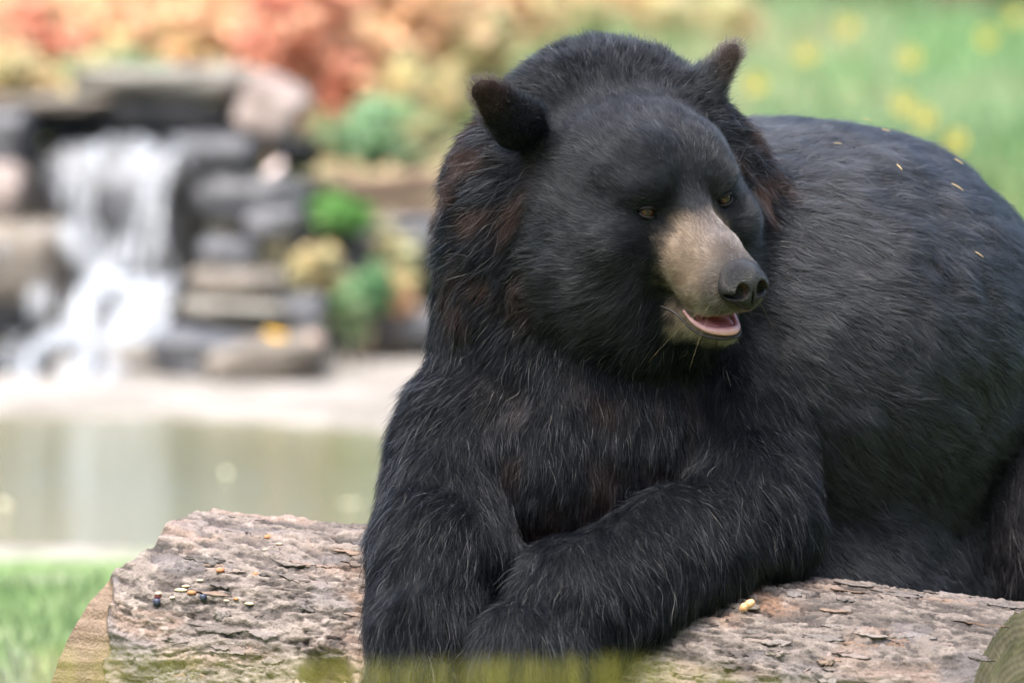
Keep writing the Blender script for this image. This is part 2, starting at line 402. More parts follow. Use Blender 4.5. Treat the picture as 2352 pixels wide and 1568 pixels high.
def sheet(name, rows, thick, seed, nw=40, sub=14):
    """rows: (u_left, u_right, v, D) from the lip down"""
    rows = np.array(rows, float); tt = np.linspace(0, len(rows) - 1, (len(rows) - 1) * sub + 1)
    rr = np.stack([np.interp(tt, np.arange(len(rows)), rows[:, k]) for k in range(4)], 1)
    P_ = []
    for (ul, ur, v_, D) in rr:
        for w in np.linspace(0, 1, nw): P_.append(at(lerp(ul, ur, w), v_, D))
    P_ = np.array(P_); q = P_ * np.array([26, 6, 5])
    P_[:, 1] -= .05 * fbm(q, 3, seed) + .02
    P_[:, 0] += .015 * fbm(P_ * 8, 2, seed + 3)
    n = len(rr); ii = np.arange(n * nw).reshape(n, nw)
    f = np.stack([ii[:-1, :-1], ii[:-1, 1:], ii[1:, 1:], ii[1:, :-1]], -1).reshape(-1, 4)
    w = np.tile(np.linspace(-1, 1, nw), n); ln = np.repeat(np.linspace(0, 1, n), nw)
    th = thick - .07 - .22 * np.abs(w) ** 4
    # close the strip into a thin body of water
    back = P_ + np.array([0, .02, 0]); N = len(P_)
    f2 = f[:, ::-1] + N
    rim = []
    br = np.concatenate([ii[0], ii[1:, -1], ii[-1, ::-1][1:], ii[::-1, 0][1:]])
    for a_, b2 in zip(br[:-1], br[1:]): rim.append((a_, b2, b2 + N, a_ + N))
    F = np.concatenate([f, f2, np.array(rim)])
    make(name, np.concatenate([P_, back]), F, m_fall, fall, attrs={'thick': np.concatenate([th, th])})
sheet('lip_sheet', [(190, 500, 312, 18.6), (90, 490, 340, 18.4), (70, 470, 400, 18.25)], .07, 1)
sheet('main_sheet', [(40, 460, 395, 18.22), (50, 450, 430, 18.1), (100, 450, 560, 18.02), (130, 460, 640, 17.95)], .03, 2)
sheet('left_sheet', [(0, 190, 520, 18.1), (-30, 130, 560, 18.02), (20, 120, 650, 17.98), (60, 150, 740, 17.9)], .02, 3)
sheet('bright_chute', [(140, 240, 510, 17.98), (150, 260, 590, 17.93), (190, 300, 680, 17.85)], .16, 6)
sheet('middle_apron', [(180, 445, 632, 17.9), (150, 440, 660, 17.7), (110, 400, 740, 17.6), (60, 380, 790, 17.5)], .17, 4)
sheet('lower_sheet', [(-90, 400, 765, 17.52), (-80, 370, 800, 17.4), (-60, 360, 850, 17.3), (-60, 350, 912, 17.2)], .08, 5)
sheet('splash', [(-80, 430, 880, 17.15), (-100, 470, 905, 17.0), (-120, 440, 935, 16.8)], .02, 7)

# ---- foliage
def leaf_cloud(n, c, r, size, cols, seed, flat=.3, elong=1.7, hollow=.6):
    g = np.random.default_rng(seed)
    d = g.standard_normal((n, 3)); d /= np.linalg.norm(d, axis=1)[:, None]
    rad = (hollow + (1 - hollow) * g.random(n) ** .6) * (1 + np.abs(g.standard_normal(n)) * .22)
    m_ = 8; sc0 = g.uniform(-.62, .62, (m_, 3)); sr = g.uniform(.28, .62, m_); wh = g.integers(0, m_, n)      # several sprays make one crown
    p = sc0[wh] + d * (rad * sr[wh])[:, None] * (1 + .65 * fbm(d * 2.6 + seed, 3, seed))[:, None]
    keepn = fbm(p * 2.6 + seed, 2, seed + 2) > -.22
    p = p[keepn] * np.asarray(r) + np.asarray(c); n = len(p)
    a = g.standard_normal((n, 3)); a[:, 2] *= .3; a /= np.linalg.norm(a, axis=1)[:, None]
    b = np.cross(a, np.array([0, -.9, .8]) + .55 * g.standard_normal((n, 3))); b /= np.linalg.norm(b, axis=1)[:, None]
    s = size * (.6 + .8 * g.random(n))[:, None]
    nn = np.cross(a, b)
    v = np.stack([p - a * s * elong * .5, p + b * s * .42 + nn * s * .12, p + a * s * elong * .5, p - b * s * .42 + nn * s * .12], 1).reshape(-1, 3)
    f = np.arange(n * 4).reshape(n, 4)
    cols = np.array(cols); ci = np.clip((fbm(p * 6 + seed, 2, seed + 9) * .9 + .5) * len(cols) + g.standard_normal(n) * .7, 0, len(cols) - 1e-3).astype(int)
    c_ = cols[ci] * np.exp(.25 * g.standard_normal(n))[:, None]
    return v, f, np.repeat(c_, 4, 0)
m_leaf = mat_attr('leaf', 'col', rough=.55, trans=.55, spec=.3)
m_stem = mat_noise('stem_bark', (.10, .07, .04), (.22, .16, .10), 30, .8, .3)
ORANGE = [(.74, .50, .31), (.77, .55, .36), (.75, .59, .38), (.72, .46, .30)]
RED = [(.74, .38, .26), (.77, .42, .29), (.75, .50, .33), (.72, .34, .25)]
YEL = [(.66, .55, .28), (.64, .52, .32), (.58, .55, .30), (.66, .48, .28)]
GRN = [(.15, .28, .12), (.20, .33, .16), (.25, .36, .21), (.17, .30, .14)]
OLV = [(.40, .42, .22), (.46, .45, .25), (.52, .47, .27), (.42, .38, .22)]
def shrub(u, v, D, ru, rv, cols, n, size, label, seed, cat='shrub', group='plants of the bank', name='shrub', stems=7):
    c = at(u, v, D); k = S * D / FOCUS; r = (ru * k, ru * k * .8, rv * k)
    b = np.array([c[0], c[1], min(ground_z(c[0], c[1]) - .03, c[2] - r[2] * .6)])
    e = empty(name, b); tag(e, label, cat, group)
    vv, f, cc = leaf_cloud(n, c, r, size, cols, seed)
    make('crown', vv, f, m_leaf, e, attrs={'col': cc}, smooth=False)
    g = np.random.default_rng(seed)
    for j in range(stems):
        tip = c + (g.random(3) - .5) * np.array(r) * 1.3; tip[2] = c[2] + r[2] * (g.random() * .9 - .1)
        tt = np.linspace(0, 1, 7)[:, None]; pp = b + (tip - b) * tt + np.array([0, 0, .06]) * np.sin(tt * np.pi)
        sv, sf = tube(pp, np.linspace(.008, .002, 7), 5); make('stem', sv, sf, m_stem, e)
    return e
shrub(690, 90, 20.2, 150, 170, RED, 2600, .05, 'tall red autumn shrub in the middle of the bank', 101)
shrub(560, 60, 20.6, 130, 120, ORANGE, 2000, .05, 'orange shrub left of the tall red shrub', 102)
shrub(820, 40, 21.0, 130, 150, ORANGE, 2000, .05, 'orange shrub right of the tall red shrub', 103)
shrub(400, 90, 20.6, 130, 90, ORANGE + YEL, 2000, .05, 'orange and yellow shrub above the pale slab', 104)
shrub(240, 60, 20.8, 130, 100, ORANGE, 2000, .05, 'orange shrub above the waterfall', 105)
shrub(90, 90, 20.5, 130, 110, ORANGE + RED, 2000, .05, 'orange red shrub above the grey boulder', 106)
shrub(-60, 60, 20.4, 120, 160, ORANGE, 1800, .05, 'orange shrub at the left edge of the picture', 107)
shrub(970, 60, 21.0, 120, 140, ORANGE + YEL, 1800, .05, 'orange yellow shrub left of the bear ear', 108)
shrub(1080, 110, 21.4, 110, 150, YEL + OLV, 1600, .05, 'yellow olive shrub behind the nearer ear', 109)
shrub(960, 230, 20.0, 100, 90, OLV + YEL, 1200, .045, 'dull yellow plant beside the ear', 110)
shrub(620, 260, 19.4, 70, 90, [(.55, .36, .26), (.50, .28, .18), (.56, .30, .16)], 900, .045, 'faded pinkish shrub right of the dark ledge', 111)
shrub(540, 270, 19.0, 34, 40, RED, 350, .04, 'small dark red plant at the end of the ledge', 112)
shrub(560, 195, 19.0, 30, 28, GRN, 260, .04, 'little green tuft at the end of the pale slab', 113)
shrub(250, 160, 19.6, 130, 40, GRN + OLV, 900, .04, 'low green plant behind the pale slab', 114)
shrub(50, 175, 19.4, 90, 50, YEL, 700, .045, 'yellow plant at the left above the ledge', 115)
shrub(815, 300, 19.2, 110, 62, GRN + [(.34, .52, .30)], 1500, .045, 'light green leafy plant above the timber', 116)
shrub(700, 345, 19.0, 70, 40, GRN + OLV, 500, .04, 'small green plant left of the light green one', 117)
shrub(940, 320, 19.2, 70, 55, GRN + OLV, 700, .04, 'green plant between leafy plant and bear', 118)
shrub(752, 488, 18.5, 72, 42, [(.16, .36, .09), (.20, .40, .12), (.25, .43, .15)], 900, .035, 'bright green fern clump on the grey boulders', 119)
shrub(850, 665, 18.1, 46, 50, [(.17, .33, .16), (.22, .36, .19), (.27, .38, .22)], 500, .035, 'green plant hanging over the low stones', 120)
shrub(808, 730, 17.9, 34, 62, [(.15, .28, .12), (.19, .32, .15), (.25, .33, .17)], 400, .03, 'narrow green plant beside the beach', 121)
shrub(720, 620, 18.2, 70, 60, OLV + YEL, 600, .03, 'straw coloured weed between the stones', 122)
shrub(910, 670, 18.2, 60, 60, YEL + ORANGE, 500, .03, 'yellow orange weed beside the bear neck', 123)
shrub(900, 560, 18.5, 50, 60, OLV, 350, .03, 'dry olive weed in front of the grey stones', 124)
# background thicket on the hill: trees far right and centre
for k, (u, v, D, ru, rv, cs, lab) in enumerate((
    (1330, -40, 30, 190, 130, YEL + ORANGE, 'yellow orange bush on the hill above the bear crown'),
    (1130, -60, 28, 170, 120, ORANGE + OLV, 'orange olive bush on the hill above the left ear'),
    (1540, -60, 31, 150, 120, GRN + OLV, 'green bush on the hill left of the right ear'),
    (1760, -70, 32, 150, 120, OLV + GRN, 'olive bush on the hill right of the right ear'),
    (2020, -30, 33, 170, 90, [(.05, .11, .03), (.08, .17, .04), (.20, .30, .08)], 'dark green bush at the top right of the hill'),
    (2260, -20, 33, 170, 80, [(.05, .09, .03), (.08, .14, .05), (.16, .20, .08)], 'darkest bush in the top right corner of the hill'),
    (860, -90, 27, 200, 130, ORANGE + YEL, 'orange bush on the hill behind the orange shrubs'),
    (440, -110, 27, 220, 130, ORANGE + OLV, 'orange olive bush on the hill above the waterfall'),
    (60, -90, 27, 240, 130, OLV + ORANGE, 'olive orange bush on the hill at the left'),
    (1180, 60, 22, 110, 130, ORANGE + YEL, 'peach coloured bush between the left ear and the crown'),
    (1280, 20, 23, 110, 110, YEL + OLV, 'pale yellow bush above the bear crown'),
    (1450, 20, 24, 110, 90, ORANGE + YEL, 'peach bush above the middle of the crown'),
    (1620, 60, 25, 110, 90, YEL + OLV, 'straw yellow bush left of the far ear'))):
    D = hit(u, v + rv * .8)[1]; shrub(u, v, D, ru, rv, cs, 1800, .075, lab, 200 + k, 'bush', 'bushes on the hill', 'bush', 5)
a = hit(2215, 60)[0]; a[2] = ground_z(a[0], a[1]) - .1
tt = np.linspace(0, 1, 14)[:, None]
tr = empty('tree', a); tag(tr, 'dark tree trunk among the bushes at the top right', 'tree')
v, f = tube(a + np.array([.25, .1, 4.5]) * tt, np.linspace(.16, .10, 14), 12); make('trunk', v, f, m_stem, tr)
lv, lf, lc = leaf_cloud(2600, a + np.array([.3, 0, 5.0]), (1.6, 1.5, 1.3), .13, [(.05, .12, .03), (.10, .18, .05), (.30, .28, .08)], 301); make('crown', lv, lf, m_leaf, tr, attrs={'col': lc}, smooth=False)

# ---- grass: lawn by the log and hillside
def blades(n, xr, yr, hmin, hmax, w, cols, seed, mask=None):
    g = np.random.default_rng(seed); x = g.uniform(*xr, n); y = g.uniform(*yr, n)
    if mask is not None: m_ = mask(x, y, g); x, y = x[m_], y[m_]
    n = len(x); z = terrain_h(x, y) - .004
    p = np.stack([x, y, z], 1); h = g.uniform(hmin, hmax, n)
    an = g.uniform(0, 2 * np.pi, n); s = np.stack([np.cos(an), np.sin(an), 0 * an], 1) * w * (.6 + .8 * g.random(n))[:, None]
    an2 = g.uniform(0, 2 * np.pi, n); ln = np.stack([np.cos(an2), np.sin(an2), 0 * an2], 1) * (h * .45)[:, None]
    m1 = p + ln * .35 + np.array([0, 0, 1]) * (h * .6)[:, None]; tp = p + ln + np.array([0, 0, 1]) * h[:, None]
    v = np.stack([p - s, p + s, m1 + s * .7, m1 - s * .7, tp], 1).reshape(-1, 3)
    o = np.arange(n) * 5
    f = [q for k in o.tolist() for q in ((k, k + 1, k + 2, k + 3), (k + 3, k + 2, k + 4))]
    cols = np.array(cols); ci = np.clip((fbm(p * 1.5, 3, seed) * .9 + .5) * len(cols) + g.standard_normal(n) * .6, 0, len(cols) - 1e-3).astype(int)
    return v, f, np.repeat(cols[ci] * np.exp(.2 * g.standard_normal(n))[:, None], 5, 0)
v, f, c = blades(16000, (-2.2, 1.8), (.9, 3.5), .03, .07, .003, [(.17, .26, .11), (.20, .28, .13), (.26, .31, .19), (.31, .32, .22)], 401)
tag(make('lawn_grass', v, f, m_leaf, origin=(0, 0, 0), attrs={'col': c}, smooth=False), 'short green grass between the log and the pond', 'grass', kind='stuff')
def hm(x, y, g): return g.random(len(x)) < lerp(.35, 1, sstep(-.5, 1.0, x))
v, f, c = blades(16000, (.9, 3.6), (6, 12.6), .10, .28, .007, [(.17, .31, .12), (.22, .35, .16), (.27, .37, .20)], 403)
tag(make('meadow_grass', v, f, m_leaf, origin=(0, 0, 0), attrs={'col': c}, smooth=False), 'green grass of the meadow behind the back of the bear', 'grass', kind='stuff')
v, f, c = blades(42000, (-5, 7), (11.6, 30), .10, .30, .009, [(.17, .31, .12), (.22, .35, .16), (.27, .37, .20), (.32, .35, .19), (.37, .34, .20)], 402, hm)
tag(make('hill_grass', v, f, m_leaf, origin=(0, 0, 0), attrs={'col': c}, smooth=False), 'tall pale green grass covering the hillside', 'grass', kind='stuff')

# ---- yellow flowers and fallen leaves
m_yel = mat_noise('yellow_petals', (.74, .55, .05), (.80, .64, .10), 30, .6, 0)
FL_ = [(1850, 122, 24, 'on the hill right of the bear ear'), (2330, 35, 30, 'highest one in the top right corner'), (2125, 268, 23, 'brightest one just above the back'), (2075, 238, 25, 'left of the brightest one above the back'),
       (2195, 320, 22, 'low beside the outline of the back'), (1945, 60, 28, 'under the dark green bush'), (2265, 85, 28, 'below the top right corner'), (2090, 130, 27, 'half way up the slope'), (1735, 190, 24, 'closest to the right ear')]
fv, ff = ico(2)
for k, (u, v_, D, w) in enumerate(FL_):
    c = hit(u, v_, .30)[0]; gz0 = ground_z(c[0], c[1]); b0 = np.array([c[0], c[1], min(gz0 - .02, c[2] - .1)])
    e = empty('flower', b0); tag(e, 'yellow wild flower blurred in the hillside grass, ' + w, 'flower', 'yellow flowers on the hillside')
    P_ = []
    F_ = []
    for j in range(9):                                   # petals
        an = j * 2 * math.pi / 9; d = np.array([math.cos(an), -.25, math.sin(an)]); s_ = np.array([-math.sin(an), 0, math.cos(an)])
        o = len(P_); P_ += [c + d * .006, c + d * .022 + s_ * .010, c + d * .036, c + d * .022 - s_ * .010, c + d * .03 + np.array([0, .004, 0])]
        F_ += [(o, o + 1, o + 4), (o + 1, o + 2, o + 4), (o + 2, o + 3, o + 4), (o + 3, o, o + 4)]
    make('petals', np.array(P_), F_, m_yel, e)
    make('flower_centre', fv * .015 + c, ff, m_stem, e)
    sv, sf = tube(b0 + (c - b0) * np.linspace(0, 1, 5)[:, None] + np.array([0, .004, 0]), .003, 5); make('stem', sv, sf, m_leafstem if False else m_stem, e)
def leaf_obj(c, size, colr, label, seed, flat=True, group='fallen leaves'):
    g = np.random.default_rng(seed); mt = mat_noise('dry_leaf_%d' % seed, tuple(np.array(colr) * .8), tuple(colr), 40, .5, .2)
    th = np.linspace(0, 2 * np.pi, 15)[:-1]; r = size * (.75 + .25 * np.cos(2 * th)) * (1 + .12 * np.sin(5 * th))
    yaw = g.uniform(0, 6); tl = .25 if flat else .9
    v = np.stack([r * np.cos(th), r * .62 * np.sin(th), .12 * size * np.cos(th) ** 2], 1)
    v = np.concatenate([v, [[0, 0, -.05 * size]], v + [0, 0, -.0015], [[0, 0, -.05 * size - .0015]]])
    f = [(14, i, (i + 1) % 14) for i in range(14)] + [(29, 15 + (i + 1) % 14, 15 + i) for i in range(14)] + [(i, 15 + i, 15 + (i + 1) % 14, (i + 1) % 14) for i in range(14)]
    cy, sy = math.cos(yaw), math.sin(yaw)
    v = v @ np.array([[cy, -sy, 0], [sy, cy, 0], [0, 0, 1]]).T @ np.array([[1, 0, 0], [0, math.cos(tl), -math.sin(tl)], [0, math.sin(tl), math.cos(tl)]]).T
    return tag(make('fallen_leaf', v + c, f, mt), label, 'leaf', group)
leaf_obj(at(633, 770, 17.25), .035, (.75, .42, .03), 'golden yellow leaf lying on the grey slab by the falls', 501, False)
leaf_obj(at(630, 388, 18.35), .04, (.85, .70, .66), 'pale pink leaf below the dark stone', 502, False)
leaf_obj(at(722, 780, 17.3), .03, (.60, .38, .28), 'dull orange leaf on the tan boulder', 503, False)
def on_water(u, v):
    a, b_ = at(u, v, 10), at(u, v, 20); k = (0.002 - a[2]) / (b_[2] - a[2]); return a + (b_ - a) * k
leaf_obj(on_water(805, 1155), .026, (.46, .44, .27), 'pale leaf floating on the pond near the bear shoulder', 504)
leaf_obj(on_water(12, 1158), .03, (.46, .43, .26), 'pale leaf floating on the pond at the left edge', 505)
leaf_obj(on_water(520, 1085), .02, (.60, .60, .38), 'small pale leaf floating in the middle of the pond', 506)

# ================================================================== THE LOG
LA, LB = v2w(view(455, 1578, 330)), v2w(view(2330, 1776, -190))
ax = LB - LA; LL = np.linalg.norm(ax); ax /= LL
side = np.cross(ax, [0, 0, 1]); side /= np.linalg.norm(side)       # towards the photographer
if side[1] > 0: side = -side
upv = np.cross(side, ax); upv *= np.sign(upv[2])
RA, RB = 400 * S * 1.025, 388 * S * .985
def log_radius(s, ph):
    return lerp(RA, RB, s) * (1 + .020 * np.sin(2 * ph + 1.0 + 2 * s) + .014 * np.sin(3 * ph + 4 * s))
def log_pt(s, ph, r):
    return LA + np.asarray(s)[:, None] * LL * ax + (np.cos(ph) * r)[:, None] * upv + (np.sin(ph) * r)[:, None] * side
phs = np.concatenate([np.linspace(-math.pi, -.75, 46)[:-1], np.linspace(-.75, 1.95, 330), np.linspace(1.95, math.pi, 24)[1:-1]])
def end_bark(ph):    # where the bark stops at the far left end (metres along the axis, negative = longer)
    d = np.degrees(ph)
    return -S * np.interp(d, [-180, -10, 0, 14, 26, 34, 40, 46, 55, 70, 100, 140, 180], [20, 0, 0, 45, 60, 62, 85, 130, 115, 95, 100, 60, 20])
def end_wood(ph):
    d = np.degrees(ph)
    return -S * np.interp(d, [-180, -10, 0, 14, 26, 34, 40, 46, 55, 70, 90, 110, 140, 180], [20, 0, 0, 45, 60, 62, 85, 134, 165, 205, 240, 240, 140, 20])
NA = 640
def log_surface(with_wood=True):
    t_ = np.linspace(0, 1, NA)
    T, PH = np.meshgrid(t_, phs, indexing='ij'); T, PH = T.ravel(), PH.ravel()
    a0 = end_wood(PH) / LL; a1 = 1 - .012 * np.sin(PH * 2) - .022 * np.sin(PH)
    s = a0 + (a1 - a0) * T
    return s, PH
s, ph = log_surface()
r = log_radius(s, ph)
A_ = s * LL; Cc = ph * .245                                        # metres along and around
q = np.stack([A_, Cc, 0 * A_], 1)
warp = q + .013 * np.stack([vnoise(q * 9, 1), vnoise(q * 9, 2), 0 * A_], 1)
L1 = fbm(warp * np.array([18, 62, 1]), 5, 11, .58)                 # plates, long along the axis
L2 = fbm(warp * np.array([48, 150, 1]) + 5, 4, 12, .62)
L3 = fbm(q * np.array([150, 260, 1]) + 9, 3, 13, .6)
def terrace(n, k, e=.18):
    z = n * k; f = np.floor(z); return (f + sstep(1 - e, 1, z - f)) / k
flake = terrace(L1, 6, .12) * .0068 + terrace(L2, 4, .18) * .0046 + L3 * .0016
crack = np.exp(-(np.abs(vnoise(warp * np.array([7, 55, 1]) + 3, 31)) / .05) ** 2) * sstep(.05, .4, vnoise(q * np.array([5, 9, 1]), 32))
crack2 = np.exp(-(np.abs(vnoise(warp * np.array([26, 120, 1]) + 8, 33)) / .07) ** 2) * sstep(.0, .3, vnoise(q * np.array([12, 22, 1]), 34))
flake -= crack * .008 + crack2 * .004
big = .0035 * fbm(q * np.array([3.2, 6, 1]), 3, 15)
bark = sstep(-.004, .004, A_ - end_bark(ph) + .010 * fbm(q * 40, 3, 16))
# bark-less wood at the left end sits lower
disp = bark * (flake + big) + (1 - bark) * (-.016 + .0012 * fbm(q * np.array([8, 160, 1]), 4, 17) + .005 * fbm(q * np.array([8, 30, 1]), 3, 18))
# knot hole on the front, near the picture's lower edge, and the chipped place near the right end
def spot(u, v):
    g = np.linspace(.0, 1.0, 400); best = None
    S_, PHI = np.meshgrid(g, np.linspace(-.2, 1.7, 220), indexing='ij'); S_, PHI = S_.ravel(), PHI.ravel()
    w = w2v(log_pt(S_, PHI, log_radius(S_, PHI))) / S; m_ = 1 + w[:, 2] / D0
    k = np.argmin((1176 + w[:, 0] / m_ - u) ** 2 + (784 - w[:, 1] / m_ - v) ** 2); return S_[k], PHI[k]
def near(u, v, ra, rc):
    a, b_ = spot(u, v); return np.sqrt(((A_ - a * LL) / ra) ** 2 + ((Cc - b_ * .245) / rc) ** 2)
kn = near(755, 1565, .042, .05); disp += -.03 * sstep(1, .45, kn) + .010 * np.exp(-((kn - 1.1) / .25) ** 2)
ch = near(2010, 1640, .12, .055) + .25 * fbm(q * 18, 3, 19); chip = sstep(1.05, .92, ch); disp = lerp(disp, -.020 + .002 * L3, chip)
r = r + disp
LV = log_pt(s, ph, r)
# ---- colour of bark and wood
g1 = fbm(warp * np.array([9, 20, 1]) + 40, 4, 41); g2 = fbm(q * np.array([3, 4, 1]) + 20, 3, 42); g3_ = fbm(q * np.array([60, 110, 1]), 3, 43)
lay = sstep(-.35, .45, L1 + .5 * L2)
bc = lerp(np.array([.085, .070, .064]), np.array([.27, .235, .22]), lay[:, None])
bc = lerp(bc, np.array([.40, .295, .245]), (sstep(.08, .4, g1) * .55)[:, None])
sright = sstep(.45, .85, s)
bc = lerp(bc, np.array([.34, .165, .08]), (sstep(.05, .35, g2 + .22 * sright - .12) * sstep(-.1, .3, g1 + .2) * .75 * lerp(.35, 1, sright))[:, None])
bc = lerp(bc, np.array([.42, .37, .35]), (sstep(.25, .5, g3_ + .3 * L2) * .6)[:, None])
bc = lerp(bc, np.array([.035, .028, .026]), np.clip(crack * .9 + crack2 * .8 + sstep(-.14, -.40, L2) * .75, 0, 1)[:, None])
bc = lerp(bc, np.array([.20, .19, .21]), (sstep(.25, .45, fbm(q * np.array([14, 24, 1]) + 70, 2, 45)) * .5)[:, None])
ring = .5 + .9 * fbm(q * np.array([5, 150, 1]), 4, 17)
wc = lerp(np.array([.17, .115, .078]), np.array([.31, .235, .175]), ring[:, None] * .7 + .3 * sstep(-.3, .3, L2)[:, None])
bc = lerp(wc, bc, bark[:, None])
bc = lerp(bc, lerp(np.array([.30, .215, .10]), np.array([.40, .31, .17]), sstep(-.3, .3, L2)[:, None]), chip[:, None])
bc = lerp(bc, np.array([.20, .14, .09]), sstep(.9, .5, kn)[:, None])
bc *= np.array([1, .93, .85]) * .95 * (1 + .26 * L3)[:, None] * lerp(.72, .52, sright)[:, None]
nph = len(phs)
ii = np.arange(NA * nph).reshape(NA, nph); jj = np.roll(ii, -1, axis=1)
lf = np.stack([ii[:-1], jj[:-1], jj[1:], ii[1:]], -1).reshape(-1, 4)
m_bark = mat_attr('pine_bark', 'col', rough=.62, bump=.35, bscale=260, vary=.25, spec=.35)
lbase = (LA + LB) / 2; lbase[2] = LV[:, 2].min()
logo = make('log', LV, lf, m_bark, origin=lbase, attrs={'col': np.clip(bc, .01, .8)})
tag(logo, 'thick barked log lying on the grass under the forelegs of the bear', 'log')
# sawn faces
def cap(name, row, cen_s, sgn, mt, label):
    nr = 14; rim = LV[ii[row]]; c = LA + cen_s * LL * ax
    P_ = [c[None]]; 
    for k in range(1, nr + 1):
        w = k / nr; p = c + (rim - c) * w
        p = p + sgn * ax * (.003 * fbm(p * 60, 3, 77) + .004 * np.sin(w * 60))[:, None] * (k < nr)
        P_.append(p)
    P_ = np.concatenate(P_); f = [(0, 1 + i, 1 + (i + 1) % nph) for i in range(nph)]
    for k in range(nr - 1):
        o = 1 + k * nph; f += [(o + i, o + nph + i, o + nph + (i + 1) % nph, o + (i + 1) % nph) for i in range(nph)]
    if sgn > 0: f = [t_[::-1] for t_ in f]
    o = make(name, P_, f, mt, logo, origin=c); o['label'] = label; return o
t = NT('sawn_wood'); tc = t.n('TexCoord'); ln = t.n('VectorMath', operation='LENGTH'); t.l(tc.outputs['Object'], ln.inputs[0])
nz = t.n('TexNoise'); nz.inputs['Scale'].default_value = 14; nz.inputs['Detail'].default_value = 6; t.l(tc.outputs['Object'], nz.inputs['Vector'])
mu = t.n('Math', operation='MULTIPLY_ADD'); mu.inputs[1].default_value = 620; t.l(ln.outputs['Value'], mu.inputs[0])
m3 = t.n('Math', operation='MULTIPLY'); m3.inputs[1].default_value = 22; t.l(nz.outputs['Fac'], m3.inputs[0]); t.l(m3.outputs[0], mu.inputs[2])
sn = t.n('Math', operation='SINE'); t.l(mu.outputs[0], sn.inputs[0])
mm = t.n('Math', operation='MULTIPLY_ADD'); mm.inputs[1].default_value = .07; t.l(sn.outputs[0], mm.inputs[0]); t.l(nz.outputs['Fac'], mm.inputs[2])
b = t.n('BsdfPrincipled'); b.inputs['Roughness'].default_value = .8
t.l(ramp(t, mm.outputs[0], [(.25, (.11, .078, .05)), (.5, (.22, .165, .11)), (.8, (.36, .27, .175))]), b.inputs['Base Color'])
bp = t.n('Bump'); bp.inputs['Strength'].default_value = .4; bp.inputs['Distance'].default_value = .004; t.l(mm.outputs[0], bp.inputs['Height']); t.l(bp.outputs[0], b.inputs['Normal'])
t.l(b.outputs[0], t.out.inputs[0]); m_sawn = t.m
cap('cut_face', NA - 1, 1.0, 1, m_sawn, 'weathered grey brown sawn end of the log')
cap('cut_face', 0, -.05, -1, m_sawn, 'sawn end of the log facing away')
# loose bark flakes standing off the surface
m_flake = mat_attr('bark_flake', 'col', rough=.65, bump=.4, bscale=200, vary=.3, spec=.3)
FC = [(.30, .27, .26), (.20, .18, .175), (.42, .33, .28), (.13, .11, .10), (.36, .22, .14)]
g = np.random.default_rng(5)
for k in range(210):
    s0 = g.uniform(.0, .98); p0 = g.uniform(-.35, 1.5)
    bc_ok = True
    if s0 * LL < end_bark(np.array([p0]))[0] + .03: continue
    la, lw = g.uniform(.008, .030), g.uniform(.0025, .0065)
    nA_, nW = 9, 4
    u_ = np.linspace(-1, 1, nA_); w_ = np.linspace(-1, 1, nW)
    U, Wd = np.meshgrid(u_, w_, indexing='ij'); U, Wd = U.ravel(), Wd.ravel()
    jag = g.standard_normal((nA_, 2)) * .35; jag = np.where(Wd > 0, np.repeat(jag[:, 0], nW), np.repeat(jag[:, 1], nW))
    taper = np.clip(1 - .5 * U ** 4 + jag, .15, 1.7)
    ss = s0 + (U * la + .18 * la * np.repeat(g.standard_normal(nA_), nW) * 0 + .25 * la * np.tile(g.standard_normal(nW), nA_)) / LL; pp_ = p0 + Wd * lw * taper / .245
    near_i = np.argmin((s - s0) ** 2 * 30 + (ph - p0) ** 2)
    dz = disp[near_i]
    rr = log_radius(ss, pp_) + dz + .0004 + .0016 * (Wd * g.choice([-1, 1]) + 1) * g.random() + .0012 * (U ** 2) * g.random() + .0006 * vnoise(np.stack([U * 3, Wd * 3, 0 * U + k], 1), 6)
    top = log_pt(ss, pp_, rr); bot = log_pt(ss, pp_, rr - .0022)
    N = len(top); i2 = np.arange(N).reshape(nA_, nW)
    f = np.stack([i2[:-1, :-1], i2[:-1, 1:], i2[1:, 1:], i2[1:, :-1]], -1).reshape(-1, 4)
    br = np.concatenate([i2[0], i2[1:, -1], i2[-1, ::-1][1:], i2[::-1, 0][1:]])
    F_ = np.concatenate([f, f[:, ::-1] + N, np.stack([br[:-1], br[:-1] + N, br[1:] + N, br[1:]], 1)])
    cb = np.array(FC[g.integers(len(FC))]) * g.uniform(.8, 1.2); cb = lerp(cb * .8, bc[near_i], .6)
    make('bark_flake', np.concatenate([top, bot]), F_, m_flake, logo, attrs={'col': np.broadcast_to(cb, (2 * N, 3))}, smooth=True)
def on_log(u, v, lift=0.0):
    a, b_ = spot(u, v); i = np.argmin((s - a) ** 2 * 30 + (ph - b_) ** 2)
    nrm = math.cos(b_) * upv + math.sin(b_) * side
    return LV[i] + nrm * lift, nrm

# ================================================================== THE BEAR
def vp(u, v, d): return view(u, v, d) / S          # body modelling space: picture units, right / up / away
YAW, HP, ROLL = R(32), R(12), R(9)
_f = np.array([math.sin(YAW) * math.cos(HP), -math.sin(HP), -math.cos(YAW) * math.cos(HP)])
_r0 = np.array([math.cos(YAW), 0, math.sin(YAW)])
_u0 = np.array([math.sin(YAW) * math.sin(HP), math.cos(HP), -math.cos(YAW) * math.sin(HP)])
_r = _r0 * math.cos(ROLL) + _u0 * math.sin(ROLL)
_u = _u0 * math.cos(ROLL) - _r0 * math.sin(ROLL)
HM = np.stack([_r, _u, _f])                         # rows: head right / up / forward
HC = vp(1470, 470, 0)
def hl(x, y, z): return HC + np.array([x, y, z], float) @ HM
def to_head(p): return (p - HC) @ HM.T

